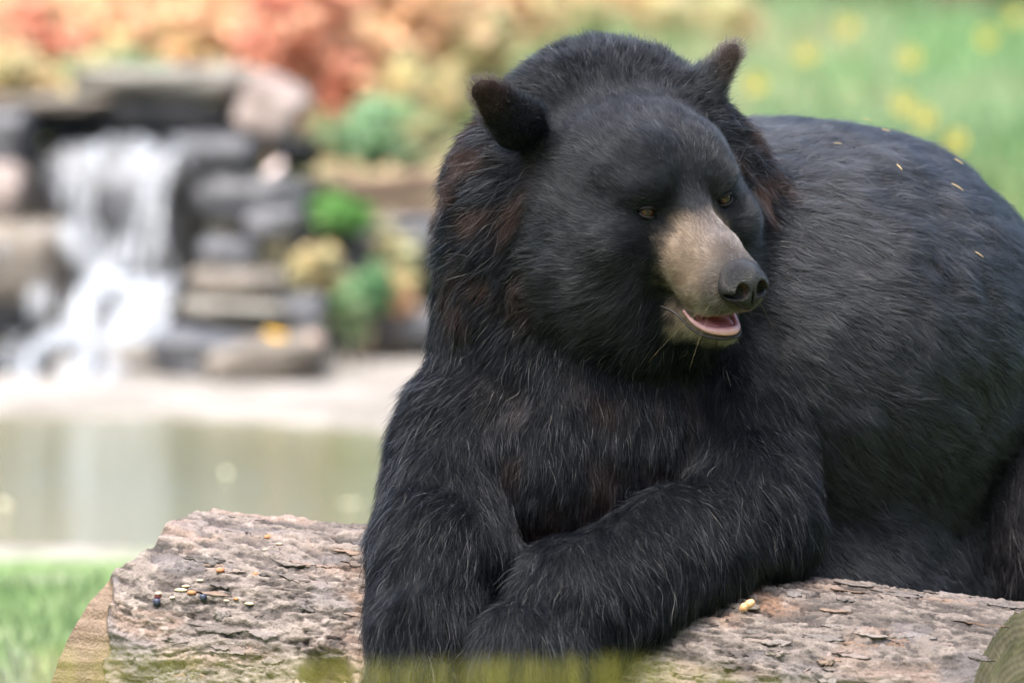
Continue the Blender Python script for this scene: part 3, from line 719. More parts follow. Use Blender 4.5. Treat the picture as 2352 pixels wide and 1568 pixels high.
def ell(c, r, M=None):
    c = np.asarray(c, np.float32); r = np.asarray(r, np.float32)
    def fn(p):
        q = p - c
        if M is not None: q = q @ np.asarray(M, np.float32).T
        a = q / r; k0 = np.sqrt((a * a).sum(1)); b = a / r; k1 = np.sqrt((b * b).sum(1))
        return k0 * (k0 - 1) / np.maximum(k1, 1e-6)
    return fn
def cone(a, b, ra, rb):
    a = np.asarray(a, np.float32); b = np.asarray(b, np.float32); d = b - a; dd = float(d @ d)
    def fn(p):
        h = np.clip((p - a) @ d / dd, 0, 1)
        return np.linalg.norm(p - a - h[:, None] * d, axis=1) - (ra + (rb - ra) * h)
    return fn
def smin(a, b, k):
    h = np.clip(0.5 + 0.5 * (b - a) / k, 0, 1); return b + (a - b) * h - k * h * (1 - h)

NOSE = hl(0, -96, 450)
def const(*v):
    v = np.array(v, float); return lambda p: np.broadcast_to(v, p.shape)
def away(c, bias=(0, 0, 0)):
    c = np.asarray(c, float); b = np.array(bias, float)
    def fn(p):
        q = p - c; q = q / (np.linalg.norm(q, axis=1)[:, None] + 1e-9); return q + b
    return fn
face = away(hl(0, -60, 330), (0, 0, 0.15))
PR = []   # region, sdf, smoothing, fur length mm, lift deg, flow
def P(reg, fn, k, L, lift, flow): PR.append((reg, fn, k, L, lift, flow))
# --- trunk
P('body', ell(vp(1815, 835, 800), (690, 592, 760)), 60, 24, 20, const(.8, -.5, .35))
P('body', ell(vp(2080, 1050, 1350), (560, 560, 560)), 120, 24, 20, const(.8, -.5, .5))
P('body', ell(vp(1850, 1400, 720), (520, 480, 560)), 120, 28, 22, const(.5, -.9, .3))
P('thigh', ell(vp(2450, 1230, 540), (240, 370, 260)), 30, 32, 22, const(.25, -1, .1))
# --- neck, crown hump, ruff
P('crown', ell(vp(1392, 345, 240), (268, 258, 250)), 50, 20, 50, away(vp(1480, 300, -250), (0, .1, .3)))
P('ruff', ell(vp(1222, 545, 165), (215, 300, 215)), 55, 29, 30, const(-.55, -.62, .45))
P('ruff', ell(vp(1585, 530, 255), (215, 310, 200)), 55, 25, 32, const(.5, -.5, .6))
P('throat', ell(vp(1330, 790, 190), (338, 250, 230)), 60, 26, 24, const(-.15, -1, .1))
P('body', ell(vp(1640, 760, 420), (290, 420, 300)), 80, 26, 22, const(.6, -.7, .3))
# --- chest and shoulders
P('chest', ell(vp(1370, 1010, 170), (350, 310, 240)), 60, 26, 18, const(.05, -1, -.1))
P('chest', ell(vp(1275, 1080, 70), (185, 210, 170)), 40, 26, 18, const(-.12, -1, -.05))
P('shoulder', ell(vp(1065, 1010, 130), (150, 190, 170)), 50, 29, 30, const(-.45, -.9, 0))
P('shoulder', ell(vp(1700, 980, 180), (165, 270, 200)), 45, 25, 22, const(.35, -.95, .1))
# --- forelegs resting over the log
P('arm_a', cone(vp(1045, 1060, 90), vp(1012, 1270, -90), 147, 152), 30, 29, 22, const(-.28, -1, -.1))
P('arm_a', cone(vp(1012, 1270, -90), vp(965, 1440, -240), 152, 114), 40, 28, 22, const(-.3, -1, -.1))
P('arm_a', cone(vp(965, 1440, -240), vp(945, 1590, -300), 100, 100), 35, 36, 22, const(-.1, -1, -.2))
P('arm_a', cone(vp(945, 1590, -300), vp(945, 1720, -300), 100, 78), 35, 30, 20, const(0, -1, -.1))
P('arm_b', cone(vp(1710, 1010, 110), vp(1725, 1205, -50), 159, 157), 40, 28, 22, const(.3, -1, 0))
P('arm_b', cone(vp(1725, 1205, -50), vp(1340, 1385, -250), 155, 149), 16, 29, 20, const(.22, -1, -.1))
P('arm_b', cone(vp(1340, 1385, -250), vp(1222, 1510, -360), 147, 128), 40, 28, 20, const(.1, -1, -.15))
P('arm_b', cone(vp(1222, 1510, -360), vp(1175, 1690, -390), 120, 95), 40, 34, 20, const(-.05, -1, -.1))
# --- head
P('face', ell(hl(0, 15, -20), (230, 232, 234), HM), 75, 15, 24, face)
P('face', ell(hl(-64, 84, 80), (108, 120, 128), HM), 40, 15, 24, face)
P('face', ell(hl(64, 84, 80), (108, 120, 128), HM), 34, 15, 24, face)
P('cheek', ell(hl(-118, -120, 0), (150, 175, 180), HM), 85, 20, 30, face)
P('cheek', ell(hl(118, -120, 0), (150, 175, 180), HM), 85, 20, 30, face)
P('throat', ell(hl(0, -255, 60), (150, 120, 150), HM), 60, 32, 26, away(hl(0, -180, 330), (0, -.5, .1)))
P('muzzle', cone(hl(0, -54, 150), hl(0, -112, 368), 102, 76), 45, 8.5, 18, away(NOSE))
P('muzzle', ell(hl(-38, -128, 335), (52, 58, 85), HM), 30, 8, 18, away(NOSE, (0, -.25, 0)))
P('muzzle', ell(hl(38, -128, 335), (52, 58, 85), HM), 30, 8, 18, away(NOSE, (0, -.25, 0)))
for sx in (-1, 1):
    P('brow', ell(hl(sx * 82, 86, 168), (62, 33, 46), HM), 36, 10, 24, face)
    P('cheek', ell(hl(sx * 152, -34, 120), (78, 66, 92), HM), 50, 14, 24, face)
P('brow', cone(hl(0, 42, 196), hl(0, -52, 300), 40, 58), 30, 8, 20, face)
CAV = ell(hl(0, -199, 374), (64, 25, 92), HM)
SOCK = [ell(hl(sx * 106, 38, 246), (34, 26, 40), HM) for sx in (-1, 1)]
HOL = [ell(hl(sx * 98, 26, 272), (58, 34, 50), HM) for sx in (-1, 1)]
JAW = cone(hl(0, -220, 140), hl(0, -224, 343), 90, 35)
# --- ears: flattened cups
def ear(sx):
    lo, hi_ = np.array([sx * 244, 200, -128.]), np.array([sx * 340, 286, -128.])      # base and tip centres (head space)
    ax_l = (hi_ - lo) / np.linalg.norm(hi_ - lo)
    ax_n = np.array([sx * .35, -.1, .9]); ax_n -= ax_l * (ax_n @ ax_l); ax_n /= np.linalg.norm(ax_n)
    ax_w = np.cross(ax_l, ax_n)
    M = np.stack([ax_w, ax_l, ax_n]) @ HM
    K = (np.diag([1.0, 1.0, 2.0]) @ M).astype(np.float32)                            # flattened cone: broad base, rounded tip
    b_, t_ = HC + lo @ HM, HC + hi_ @ HM
    cn = cone(K @ b_, K @ t_, 66, 27)
    body = lambda p: cn(np.asarray(p, np.float32) @ K.T) * .7
    cup = ell(HC + (lo * .42 + hi_ * .58 + ax_n * 42 + ax_w * sx * 8) @ HM, (32, 62, 24) if sx > 0 else (14, 30, 10), M)
    return body, cup, b_, t_, (ax_l @ HM)
EARS = [ear(-1), ear(1)]
for e in EARS:
    P('ear', e[0], 44, 16, 50, (lambda a: (lambda p: np.broadcast_to(a, p.shape)))(e[4]))
P('jaw', JAW, 18, 12, 20, away(NOSE, (0, -.6, 0)))

def bear_sdf(p, each=False):
    p = np.asarray(p, np.float32); f = None; al = []
    for reg, fn, k, L, lift, flow in PR:
        d = fn(p)
        if reg == 'ear':
            e = EARS[0] if fn is EARS[0][0] else EARS[1]
            d = -smin(-d, e[1](p), 8)
        if each: al.append(d)
        f = d if f is None else smin(f, d, k)
    far = sstep(330, 480, np.linalg.norm(p - HC.astype(np.float32), axis=1))
    f = f + far * (11 * vnoise(p / 150, 301) + 5 * vnoise(p / 58, 302))      # folds and muscle under the coat
    f = -smin(-f, CAV(p), 8)
    for s_ in HOL: f = -smin(-f, s_(p), 26)
    for s_ in SOCK: f = -smin(-f, s_(p), 14)
    return (f, np.stack(al)) if each else f


# ---- where the eyes sit: on the face surface
EYE_LOC = {}
for sx in (-1, 1):
    zz = np.arange(320, 120, -1.0)
    pp = np.stack([hl(sx * 103, 36, z) for z in zz])
    def _noeye(p):
        p = np.asarray(p, np.float32); f = None
        for reg, fn, k, L, lift, flow in PR:
            d = fn(p); f = d if f is None else smin(f, d, k)
        for s_ in HOL: f = -smin(-f, s_(p), 26)
        return f
    zs_ = zz[np.argmax(_noeye(pp) < 0)]
    EYE_LOC[sx] = np.array([sx * 103, 36, zs_ - 14.0])
SOCK[:] = [ell(hl(*(EYE_LOC[sx] + np.array([0, 0, 16]))), (24, 16, 24), HM) for sx in (-1, 1)]

def axis_grid(lo, hi, a, b, fine, coarse):
    return np.concatenate([np.arange(lo, a, coarse), np.arange(a, b, fine), np.arange(b, hi, coarse)])
gx = axis_grid(700, 2800, 1180, 1800, 9, 18) - 1176
gy = 784 - axis_grid(0, 2100, 60, 860, 9, 18)[::-1]
gz = axis_grid(-520, 2000, -430, 60, 9, 20)
BV, BF = surface_nets(bear_sdf, gx, gy, gz)
def grad(p, h=3.0):
    g = np.stack([bear_sdf(p + np.eye(3, dtype=np.float32)[k] * h) - bear_sdf(p - np.eye(3, dtype=np.float32)[k] * h) for k in range(3)], 1)
    return g / (np.linalg.norm(g, axis=1)[:, None] + 1e-9)
BN = grad(BV)
F0, EACH = bear_sdf(BV, True)
BV = BV - BN * np.clip(F0, -6, 6)[:, None]
W = np.exp(-np.clip(EACH, -5, 400) / 16.0); W /= W.sum(0)
nPR = len(PR)
LEN = sum(W[i] * PR[i][3] for i in range(nPR))
LIFT = sum(W[i] * PR[i][4] for i in range(nPR))
FLOW = 0
for i in range(nPR):
    q = PR[i][5](BV.astype(float)); q = q / (np.linalg.norm(q, axis=1)[:, None] + 1e-9); FLOW = FLOW + W[i][:, None] * q
regs = [p[0] for p in PR]
def wreg(*names): return sum(W[i] for i in range(nPR) if regs[i] in names)
HLOC = to_head(BV)

# ---- coat colour (the animal's own colouring): black, brown in ruff, ears and chest, tan muzzle
blk = np.array([.0065, .0075, .0098]); brn = np.array([.036, .018, .012])
n1 = fbm(BV / 70, 3, 5); n2 = fbm(BV / 28, 3, 9); n3 = fbm(BV / 13, 3, 19)
bm_ = np.clip(wreg('ruff') * sstep(-.16, .42, n1) * .9, 0, 1)
bm_ = np.maximum(bm_, wreg('chest') * sstep(-.2, .5, n1) * .28)
tipd = np.minimum(*[np.linalg.norm(BV - e[3], axis=1) for e in EARS])
bm_ = np.maximum(bm_, wreg('ear') * sstep(110, 30, tipd) * .6)
bm_ = np.maximum(bm_, wreg('thigh') * .10)
COL = lerp(blk, brn, bm_[:, None])
hx, hy, hz = HLOC.T
tanm = sstep(188, 256, hz + n2 * 38 + 10 * n3) * sstep(50, 14, hy + n2 * 14) * sstep(-276, -240, hy + n2 * 12) * sstep(118, 88, np.abs(hx) + n2 * 10)
tanm *= wreg('muzzle', 'jaw', 'face', 'brow', 'cheek', 'throat')
tan = np.array([.150, .103, .068]); grey = np.array([.085, .068, .062]); pale = np.array([.27, .20, .145])
tc_ = lerp(tan, pale, sstep(-.3, .5, n2 + .5 * n3)[:, None])
tc_ = lerp(tc_, np.array([.085, .060, .042]), (sstep(.05, .40, n3) * .55)[:, None])
bridge = np.exp(-(hx / 46) ** 2) * sstep(-105, -50, hy) * lerp(.55, 1, sstep(235, 300, hz))
tc_ = lerp(tc_, grey, (bridge * .92)[:, None])
nosed = np.linalg.norm(HLOC - np.array([0, -110, 425]), axis=1)
tc_ = lerp(tc_, np.array([.03, .025, .022]), sstep(124, 72, nosed)[:, None] * .85)
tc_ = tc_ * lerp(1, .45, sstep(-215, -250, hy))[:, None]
CAVM = sstep(9, 3, CAV(BV.astype(np.float32)))
COLBLK = COL.copy(); COL = lerp(COL, tc_, tanm[:, None]); COL = lerp(COL, np.array([.30, .10, .11]), CAVM[:, None])
LEN = LEN * (1 - .45 * tanm * wreg('cheek', 'face'))

# ---- body mesh (one continuous surface)
def bw(p): return v2w(np.asarray(p) * S)            # modelling space -> world
BVW = bw(BV)
base = np.array([BVW[:, 0].mean(), BVW[:, 1].mean(), BVW[:, 2].min()])
m_skin = mat_attr('bear_skin', 'col', rough=.75, spec=.15)
bear = make('black_bear', BVW, BF, m_skin, origin=base, attrs={'col': lerp(COL * .6, COL, CAVM[:, None]) })
tag(bear, 'big black bear with tan muzzle resting its forelegs on the log', 'bear')

# ---- fur
m = NT('bear_fur'); a = m.attr('fur_col'); hb = m.n('BsdfHairPrincipled')
hb.parametrization = 'COLOR'
hb.inputs['Roughness'].default_value = .30; hb.inputs['Radial Roughness'].default_value = .45
hb.inputs['Coat'].default_value = .0; hb.inputs['IOR'].default_value = 1.55
hb.inputs['Random Roughness'].default_value = .3
m.l(a.outputs['Color'], hb.inputs['Color'])
gl = m.attr('gloss'); db = m.n('BsdfPrincipled'); db.inputs['Roughness'].default_value = 1; db.inputs['Specular IOR Level'].default_value = 0
m.l(a.outputs['Color'], db.inputs['Base Color']); mx = m.n('MixShader'); m.l(gl.outputs['Fac'], mx.inputs[0])
m.l(db.outputs[0], mx.inputs[1]); m.l(hb.outputs[0], mx.inputs[2]); m.l(mx.outputs[0], m.out.inputs[0])
m_fur = m.m

FACES3 = np.concatenate([BF[:, [0, 1, 2]], BF[:, [0, 2, 3]]])
def sample_fur(n_total):
    A, B, C = BV[FACES3[:, 0]], BV[FACES3[:, 1]], BV[FACES3[:, 2]]
    cr = np.cross(B - A, C - A); ar = np.linalg.norm(cr, axis=1) / 2
    ctr = (A + B + C) / 3; nrm = (BN[FACES3[:, 0]] + BN[FACES3[:, 1]] + BN[FACES3[:, 2]]) / 3
    camp = np.array([0, 0, -D0]); vd = camp - ctr; vd /= np.linalg.norm(vd, axis=1)[:, None]
    facing = (nrm * vd).sum(1)
    dens = lerp(.12, 1.0, sstep(-.6, -.15, facing))
    Lf = LEN[FACES3].mean(1); dens = dens * np.clip(30 / Lf, .6, 4.0) ** 1.15
    u_ = 1176 + ctr[:, 0] / (1 + ctr[:, 2] / D0); v_ = 784 - ctr[:, 1] / (1 + ctr[:, 2] / D0)
    dens *= np.where((u_ > 2700) | (v_ > 1750), .15, 1.0)
    dens *= lerp(1, .6, sstep(300, 900, ctr[:, 2]))
    w = ar * dens; w /= w.sum()
    ti = np.searchsorted(np.cumsum(w), rng.random(n_total)); ti = np.minimum(ti, len(w) - 1)
    r1 = np.sqrt(rng.random(n_total)); r2 = rng.random(n_total)
    bc = np.stack([1 - r1, r1 * (1 - r2), r1 * r2], 1)
    idx = FACES3[ti]
    itp = lambda X: (X[idx] * (bc if X.ndim == 1 else bc[:, :, None])).sum(1)
    return idx, itp
NF = 900000
if NF > 0:
    idx, itp = sample_fur(NF)
    p = itp(BV); n = itp(BN); n /= np.linalg.norm(n, axis=1)[:, None]
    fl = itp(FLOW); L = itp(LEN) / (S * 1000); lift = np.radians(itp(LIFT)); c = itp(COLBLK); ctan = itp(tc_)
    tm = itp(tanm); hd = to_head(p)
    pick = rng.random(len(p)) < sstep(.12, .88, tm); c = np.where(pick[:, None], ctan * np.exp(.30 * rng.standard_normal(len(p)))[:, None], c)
    # keep fur out of eyes, mouth and nose pad
    keep = np.ones(len(p), bool)
    for sx in (-1, 1):
        q = hd - EYE_LOC[sx]; keep &= ((q[:, 0] / 25) ** 2 + (q[:, 1] / 17) ** 2 + (q[:, 2] / 60) ** 2) > 1
    keep &= (CAV(p.astype(np.float32)) > 5)
    q = hd - np.array([0, -104, 432]); keep &= ((q[:, 0] / 56) ** 2 + (q[:, 1] / 50) ** 2 + (q[:, 2] / 60) ** 2) > 1
    wr = {k: itp(wreg(*k)) for k in [('ear',), ('muzzle', 'jaw'), ('arm_a',), ('arm_b',), ('face', 'brow', 'cheek'), ('ruff',), ('crown',)]}
    itp_body = itp(wreg('body'))[keep]
    P_, N_, FL, L, lift, c, tm = [x[keep] for x in (p, n, fl, L, lift, c, tm)]
    wr = {k: v[keep] for k, v in wr.items()}; hd = hd[keep]
    k = len(P_)
    # coherent disturbance of the lie of the coat at several scales
    amp = lerp(.34, .30, np.clip(wr[('face', 'brow', 'cheek')] + wr[('muzzle', 'jaw')], 0, 1)) + .35 * wr[('ruff',)]
    for sc_, a_ in ((110, 1.0), (34, .8), (13, .5)):
        d_ = np.stack([vnoise(P_ / sc_ + 31 * j, 40 + j) for j in range(3)], 1)
        FL = FL + d_ * (amp * a_)[:, None]
    FL = FL - N_ * (FL * N_).sum(1)[:, None]; FL /= np.linalg.norm(FL, axis=1)[:, None] + 1e-9
    lift = lift * (1 + .45 * vnoise(P_ / 40, 77) + .3 * rng.standard_normal(k)); lift = np.clip(lift, .08, 1.4)
    L = L * (1 + .18 * vnoise(P_ / 55, 78)) * np.clip(1 + .24 * rng.standard_normal(k), .45, 1.7)
    d0 = N_ * np.sin(lift)[:, None] + FL * np.cos(lift)[:, None]
    rj = rng.standard_normal((k, 3)); d0 = d0 + rj * .10; d0 /= np.linalg.norm(d0, axis=1)[:, None]
    shiny = rng.random(k) < .055                      # longer, glossier guard hairs
    wb = itp_body
    gloss = np.clip(.035 + .66 * wb + .42 * wr[('face', 'brow', 'cheek')] + .16 * wr[('crown',)] + .5 * wr[('ear',)] + .5 * rng.random(k) ** 2.2 + .22 * vnoise(P_ / 16, 61) + .12 * vnoise(P_ / 70, 62), .05, 1); gloss[shiny] = 1
    gloss = np.maximum(gloss, .9 * tm); L = np.where(shiny & (tm < .2), L * 1.18, L)
    # tufts: hairs of one cell lean towards a common tip
    cs = np.clip(L * .20, 6, 15)
    key = np.floor((P_ + 6 * np.stack([vnoise(P_ / 22 + 9 * j, 90 + j) for j in range(3)], 1)) / (np.round(cs / 3) * 3)[:, None]).astype(np.int64)
    key = key + 2000; h = ((key[:, 0] * 4096 + key[:, 1]) * 4096 + key[:, 2]) * 16 + np.round(cs / 3).astype(np.int64)
    _, inv, cnt = np.unique(h, return_inverse=True, return_counts=True)
    mean = lambda X: np.stack([np.bincount(inv, X[:, j]) for j in range(3)], 1)[inv] / cnt[inv][:, None]
    cp, cd = mean(P_), mean(d0)
    cL = (np.bincount(inv, L) / cnt)[inv]
    tuft = np.clip(rng.random(k) * .45 + .10, 0, .6) * (1 - .5 * np.clip(wr[('muzzle', 'jaw')] + wr[('ear',)], 0, 1))
    NP_ = 5
    ts = np.linspace(0, 1, NP_)
    pts = np.empty((k, NP_, 3), np.float32)
    sag = FL * .35 - N_ * .30 + np.array([0, -.12, 0])
    curl = rng.standard_normal((k, 3)) * .07
    for j, t in enumerate(ts):
        own = P_ - N_ * 2 + (d0 * t + sag * t * t * .6 + curl * math.sin(t * 5)) * L[:, None]
        tip = cp + (cd * t + sag * t * t * .6) * cL[:, None] * .9 + (P_ - cp) * (1 - .75 * t)
        pts[:, j] = own + (tip - own) * (tuft * t)[:, None]
    # hair colours
    v_ = np.exp(.30 * rng.standard_normal(k))[:, None]
    cc = c * v_
    guard = (rng.random(k) < .006) & (tm < .2)  # scattered hairs coloured pale to stand in for glinting wet specks
    cc[guard] = np.array([.16, .15, .14]) * (.5 + rng.random(guard.sum()))[:, None]
    rad = np.clip(L / 70, .3, 1.0) *   .00021 * np.exp(.2 * rng.standard_normal(k))
    rad = np.where(shiny, rad * 1.12, rad)
    PW = bw(pts.reshape(-1, 3)).reshape(k, NP_, 3)
    def fur_object(name, sel):
        kk = int(sel.sum()); hc = bpy.data.hair_curves.new(name)
        hc.add_curves([NP_] * kk)
        hc.attributes['position'].data.foreach_set('vector', (PW[sel] - base).astype(np.float32).ravel())
        ra = hc.attributes.get('radius') or hc.attributes.new('radius', 'FLOAT', 'POINT')
        ra.data.foreach_set('value', (rad[sel][:, None] * np.array([1, 1, .9, .65, .12])[None]).astype(np.float32).ravel())
        ca = hc.attributes.new('fur_col', 'FLOAT_COLOR', 'CURVE')
        ca.data.foreach_set('color', np.concatenate([np.clip(cc[sel], .002, .8), np.ones((kk, 1))], 1).astype(np.float32).ravel())
        ga_ = hc.attributes.new('gloss', 'FLOAT', 'CURVE'); ga_.data.foreach_set('value', gloss[sel].astype(np.float32))
        hc.materials.append(m_fur)
        o = link(name, hc, bear); o['_o'] = list(map(float, base)); return o
    rest = np.ones(k, bool)
    e_ = wr[('ear',)] > .5; left = hd[:, 0] < 0
    for nm, s_, lab in (('ear_fur', e_ & left, None), ('ear_fur', e_ & ~left, None),
                   ('muzzle_fur', (tm > .35) & ~e_, 'short tan fur of the muzzle'),
                   ('foreleg_fur', wr[('arm_a',)] > .5, None), ('foreleg_fur', wr[('arm_b',)] > .5, None)):
        s_ = s_ & rest; rest &= ~s_
        o = fur_object(nm, s_)
        if lab: o['label'] = lab
    f_ = rest & (wr[('face', 'brow', 'cheek')] > .5); rest &= ~f_
    fur_object('face_fur', f_); fur_object('coat', rest)

# ---- eyes, nose, mouth, whiskers: children of the bear
def head_w(q): return bw(HC + np.asarray(q, float) @ HM)
NOFF = np.array([0, -102., 428.])
def nose_w(q): return head_w((np.asarray(q, float) - NOFF) * .93 + NOFF + np.array([0, -9, -4]))
t = NT('bear_eye'); a = t.attr('col'); b = t.n('BsdfPrincipled'); b.inputs['Roughness'].default_value = .07
b.inputs['Specular IOR Level'].default_value = .4
t.l(a.outputs['Color'], b.inputs['Base Color']); t.l(b.outputs[0], t.out.inputs[0]); m_eye = t.m
m_lid = mat_noise('eyelid_skin', (.005, .004, .004), (.012, .009, .008), 300, .6, .1, .25)
iv, if_ = ico(4)
for sx in (-1, 1):
    c = EYE_LOC[sx]; g = np.array([sx * .30, -.06, 1.0]); g /= np.linalg.norm(g)      # gaze in head space
    r = np.degrees(np.arccos(np.clip(iv @ g, -1, 1)))
    ec = np.empty((len(iv), 3)); ec[:] = (.02, .012, .010)
    ec = lerp(ec, np.array([.045, .016, .006]), sstep(50, 45, r)[:, None])
    ec = lerp(ec, np.array([.03, .014, .006]), (sstep(36, 46, r) * sstep(50, 46, r))[:, None])
    ec = lerp(ec, np.array([.003, .003, .003]), sstep(19, 15, r)[:, None])
    e = make('eye', head_w(iv * 19 * (1 + .05 * sstep(50, 10, r))[:, None] + c), if_, m_eye, bear, origin=head_w(c), attrs={'col': ec})
    th = np.linspace(0, 2 * np.pi, 33)[:-1]
    for up in (1, -1):                                   # upper and lower lid, meeting at the corners
        th = np.linspace(0, np.pi, 17); cx = -np.cos(th) * 21; cy = up * np.sin(th) ** .8 * (9.0 if up > 0 else 9.5) + cx * .16 * sx
        cz = np.sqrt(np.maximum(20.5 ** 2 - cx ** 2 * .8 - cy ** 2, 16))
        q = np.stack([cx, cy + up * 2.5, cz], 1) + c
        v, f = tube(head_w(q), np.interp(th, [0, 1.57, 3.1416], [2.5, 5.5 if up > 0 else 3.6, 2.5]) * S, 8)
        make('eyelid', v, f, m_lid, e, origin=head_w(c))
# nose pad with nostrils
def nose_sdf(p):
    p = np.asarray(p, np.float32)
    def e(c, r): return ell(c, r)(p)
    f = e((0, -90, 424), (60, 50, 52))
    f = smin(f, e((-34, -98, 432), (30, 30, 40)), 16); f = smin(f, e((34, -98, 432), (30, 30, 40)), 16)
    f = smin(f, e((0, -118, 440), (24, 34, 32)), 14)
    f = smin(f, e((0, -66, 408), (46, 32, 50)), 20)
    for sx in (-1, 1):
        f = -smin(-f, e((sx * 28, -99, 474), (17, 21, 36)), 6)
        f = -smin(-f, e((sx * 48, -110, 460), (20, 6.5, 30)), 6)
    f = -smin(-f, e((0, -128, 474), (2.6, 30, 16)), 4)
    return f
ga = lambda lo, hi: np.arange(lo, hi, 2.6)
nv, nf = surface_nets(nose_sdf, ga(-90, 90), ga(-175, -15), ga(350, 500), 3)
npat = np.minimum(*[np.linalg.norm((nv - np.array([sx * 27, -97, 462])) / np.array([15, 18, 14]), axis=1) for sx in (-1, 1)])
ncol = lerp(np.array([.012, .0105, .0105]), np.array([.085, .034, .028]), sstep(1.25, .8, npat)[:, None])
ncol = ncol * (1 + .35 * fbm(nv / 9, 3, 3))[:, None]
m_nose = mat_attr('nose_leather', 'col', rough=.24, bump=.55, bscale=480, spec=.34, coat=.0, vary=.6)
make('nose', nose_w(nv), nf, m_nose, bear, origin=head_w((0, -96, 430)), attrs={'col': ncol})
# mouth: lower lip rim, dark lip line, tongue, palate
m_pink = mat_noise('wet_pink_gum', (.50, .22, .24), (.62, .33, .34), 160, .28, .15, .5, coat=.4)
m_lip = mat_noise('dark_lip', (.008, .006, .006), (.018, .013, .012), 300, .45, .1, .3)
m_tongue = mat_noise('tongue', (.36, .12, .14), (.50, .21, .23), 120, .4, .3, .5, coat=.3)
lp = np.array([(-73, -190, 284), (-64, -212, 307), (-48, -226, 344), (-22, -228, 376), (0, -226, 387), (22, -228, 376), (48, -226, 344), (64, -212, 307), (73, -190, 284)], float)
def dense(p, n=5):
    t = np.linspace(0, len(p) - 1, (len(p) - 1) * n + 1); return np.stack([np.interp(t, np.arange(len(p)), p[:, k]) for k in range(3)], 1)
def smooth(p, it=6):
    for _ in range(it): p[1:-1] = (p[:-2] + 2 * p[1:-1] + p[2:]) / 4
    return p
q = smooth(dense(lp)); qi = q * np.array([.86, 1, 1]) + np.array([0, 7, -9])
v, f = tube(head_w(qi), np.interp(np.linspace(-1, 1, len(q)), [-1, -.7, -.4, 0, .4, .7, 1], [3, 6, 9, 10.5, 9, 6, 3]) * (1 + .10 * vnoise(qi / 9, 6)) * S, 12)
make('lower_lip', v, f, m_pink, bear, origin=head_w((0, -215, 380)))
lq = smooth(dense(np.concatenate([[(-92, -180, 224), (-82, -184, 255)], lp * np.array([1, 1, 1]) + np.array([0, -8, -3]), [(82, -184, 255), (92, -180, 224)]])))
v, f = tube(head_w(lq), np.interp(np.linspace(-1, 1, len(lq)), [-1, -.6, 0, .6, 1], [2.5, 3.4, 3.4, 3.4, 2.5]) * S, 8)
make('lip_edge', v, f, m_lip, bear, origin=head_w((0, -225, 380)))
tv = ico(3)[0].copy(); tv = tv * np.array([44, 11, 95]) + np.array([0, -212, 268]); tv[:, 1] -= 8 * np.exp(-(tv[:, 0] / 14) ** 2) * (tv[:, 1] > -212)
make('tongue', head_w(tv), ico(3)[1], m_tongue, bear, origin=head_w((0, -214, 268)))
# whiskers
m_whisk = mat_noise('pale_whisker', (.30, .22, .12), (.42, .32, .2), 50, .5, 0)
for k in range(16):
    sx = random.choice((-1, -1, 1)); s0 = np.array([sx * (50 + random.random() * 25), -130 - random.random() * 45, 330 + random.random() * 70])
    if k < 6: continue
    if k < 0: s0 = np.array([sx * random.random() * 40, -258, 330 + random.random() * 30])
    d = np.array([sx * (.6 + random.random() * .4), -.5 - random.random() * .8, .1 - random.random() * .7]); Lw = 40 + random.random() * 90
    w_ = np.array([s0 + d * Lw * t_ + np.array([0, -20 * t_ * t_, 0]) for t_ in np.linspace(0, 1, 6)])
    v, f = tube(head_w(w_), np.linspace(.24, .08, 6) * S, 4)
    make('whisker', v, f, m_whisk if k % 2 else m_lid, bear, origin=head_w(s0))

# ================================================================== SMALL THINGS
# peanut kernel on the log
m_nut = mat_noise('peanut_skin', (.52, .27, .12), (.66, .40, .22), 60, .45, .2, .4)
p, nrm = on_log(1716, 1408, .006)
v, f = ico(4); v = v.copy(); v[:, [1, 2]] *= (1 - .22 * np.exp(-(v[:, 0] / .25) ** 2))[:, None]
v = v * np.array([.0125, .0068, .0068]) * (1 + .03 * fbm(v * 5, 3, 4))[:, None]
d = np.array([.80, -.2, .56]); d /= np.linalg.norm(d); e2 = np.cross(nrm, d); e2 /= np.linalg.norm(e2); e3 = np.cross(d, e2)
tag(make('peanut', v @ np.stack([d, e2, e3]) + p + np.array([0, 0, .004]), f, m_nut), 'tan peanut lying on the bark below the bear elbow', 'peanut')
# berries, seeds and crumbs left on the log
m_blue = mat_noise('blueberry_skin', (.012, .016, .035), (.05, .06, .10), 90, .4, .1, .5)
m_redb = mat_noise('dark_red_berry', (.07, .010, .012), (.16, .03, .03), 90, .3, .1, .5)
m_seed = mat_noise('pale_seed', (.40, .31, .18), (.55, .45, .30), 90, .75, .1, .4)
m_corn = mat_noise('orange_crumb', (.33, .12, .05), (.45, .20, .09), 60, .75, .2, .4)
def berry(u, v_, r, mt, label, name, cat, sq=(1, 1, 1), group='food left on the log'):
    p, nrm = on_log(u, v_, r * .35 * min(sq)); v, f = ico(3); v = v * np.array(sq) * r * (1 + .05 * fbm(v * 2 + u, 2, 5))[:, None]
    top = v[:, 2] > r * .8 * sq[2]
    if name == 'berry': v[top, 2] -= r * .16
    a = random.uniform(0, 6); v = v @ np.array([[math.cos(a), -math.sin(a), 0], [math.sin(a), math.cos(a), 0], [0, 0, 1]]).T
    tag(make(name, v + p, f, mt), label, cat, group)
berry(313, 1366, .0058, m_blue, 'dark blue berry leftmost on the log', 'berry', 'berry')
berry(466, 1370, .0052, m_blue, 'dark blue berry right of the seeds on the log', 'berry', 'berry')
berry(364, 1368, .0052, m_redb, 'dark red berry between the two blue ones', 'berry', 'berry')
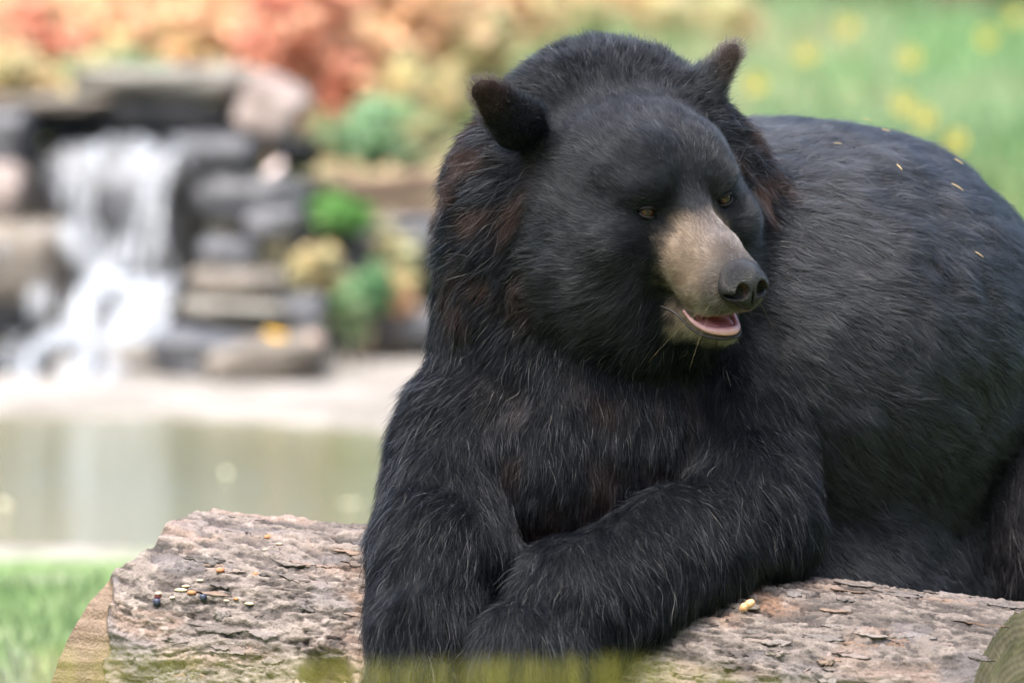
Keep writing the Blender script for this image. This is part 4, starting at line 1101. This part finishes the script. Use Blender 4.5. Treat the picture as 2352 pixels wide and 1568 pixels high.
for u, v_, r, w in ((345, 1355, .006, 'just above the dark red berry'), (415, 1350, .007, 'largest one in the middle of the seeds'), (430, 1340, .005, 'at the top of the seed pile'), (395, 1372, .005, 'in front of the dark red berry'),
                    (327, 1372, .0045, 'touching the leftmost berry'), (570, 1382, .006, 'apart on the crack towards the bear'), (520, 1378, .004, 'small and between berry and crack'), (460, 1332, .004, 'small and highest beside the pile'),
                    (640, 1250, .004, 'high on the log near its crest'), (610, 1262, .004, 'near the orange crumb at the crest')):
    berry(u, v_, r, m_seed, 'pale seed on the log, ' + w, 'seed', 'seed', (1.35, .8, .4))
for u, v_, r, w in ((442, 1362, .0055, 'at the right of the seed pile'), (507, 1312, .006, 'halfway up the bark'), (618, 1232, .006, 'near the crest of the log'), (585, 1315, .004, 'small on the open bark'), (545, 1376, .004, 'small beside the crack')):
    berry(u, v_, r, m_corn, 'orange crumb on the log, ' + w, 'crumb', 'crumb', (1.2, .8, .6))
# pine needles and straw caught in the coat on the back
m_straw = mat_noise('straw', (.34, .24, .11), (.46, .34, .17), 60, .6, .1)
def on_bear(u, v_):
    dd = np.arange(-500, 1800, 6.0); pp = np.stack([vp(u, v_, d) for d in dd]); ff = bear_sdf(pp); k = np.argmax(ff < 30)
    return bw(pp[k]), bw(pp[k] + grad(pp[k:k + 1])[0]) - bw(pp[k])
for k, (u, v_, du, dv, w) in enumerate(((2200, 430, 30, 14, 'longest one in the middle of the back'), (2066, 384, 3, 22, 'upright one on the upper back'), (2203, 372, 24, 10, 'near the outline of the back'), (1992, 276, 22, -1, 'on top near the outline'),
                                       (2250, 585, 22, 11, 'reddish one low on the flank'), (2085, 305, 12, 2, 'short one at the outline'), (2035, 300, 22, 5, 'thin one below the outline'), (1925, 330, 18, -6, 'faint one behind the ruff'))):
    p, nn = on_bear(u, v_); nn = nn / np.linalg.norm(nn); d = (np.array([1, 0, 0]) * du + UP * -dv); d -= nn * (d @ nn); d = d / np.linalg.norm(d) * math.hypot(du, dv) * S * 1.05
    tt = np.linspace(-.5, .5, 6)[:, None]; v, f = tube(p + d * tt + nn * (.0006 * (1 - 4 * tt ** 2)), np.array([.0003, .0007, .0008, .0008, .0006, .0003]) * (.7 + .6 * random.random()), 5)
    tag(make('straw', v, f, m_straw), 'straw caught in the fur of the back, ' + w, 'straw', 'straw on the back of the bear')
# tall grass in front of the log, out of focus at the lower edge of the picture
m_fg = mat_attr('foreground_grass', 'col', rough=.6, trans=.4, spec=.2)
g = np.random.default_rng(9); k_t = 0
P_, F_, C_ = [], [], []
NB = 950
for k in range(NB):
    u = g.uniform(60, 2400); D = g.uniform(5.2, 5.7); topv = 1508 + 12 * vnoise(np.array([[u / 300., 3, 1]]), 5)[0] + abs(g.normal(0, 20)) + max(0, (u - 1450)) * .10 + max(0, 850 - u) * -.04
    tip = at(u, topv, D); rt = np.array([tip[0] + g.normal(0, .03), tip[1] + g.normal(0, .03), 0]); rt[2] = ground_z(rt[0], rt[1]) - .01
    w = g.uniform(.00018, .00040); tt = np.linspace(0, 1, 6); o = len(P_)
    ang = g.uniform(-.6, .6); sd_ = np.array([math.cos(ang), math.sin(ang), 0]); cc = np.array([[.44, .39, .08], [.48, .43, .12], [.38, .36, .08]][g.integers(3)])
    bend = np.array([g.normal(0, .02), g.normal(0, .02), 0])
    for t_ in tt:
        c0 = rt + (tip - rt) * t_ + bend * math.sin(t_ * 3.14) ; ww = w * (1 - t_ * .55)
        P_ += [c0 - sd_ * ww, c0 + sd_ * ww]; C_ += [cc, cc]
    for j in range(5): F_.append((o + 2 * j, o + 2 * j + 1, o + 2 * j + 3, o + 2 * j + 2))
tag(make('foreground_grass', np.array(P_), F_, m_fg, origin=(0, -2.4, 0), attrs={'col': np.array(C_)}, smooth=False), 'thin olive grass blades blurred along the lower edge of the picture', 'grass', kind='stuff')
# internal bookkeeping is not part of the scene
for o in bpy.data.objects:
    if '_o' in o: del o['_o']
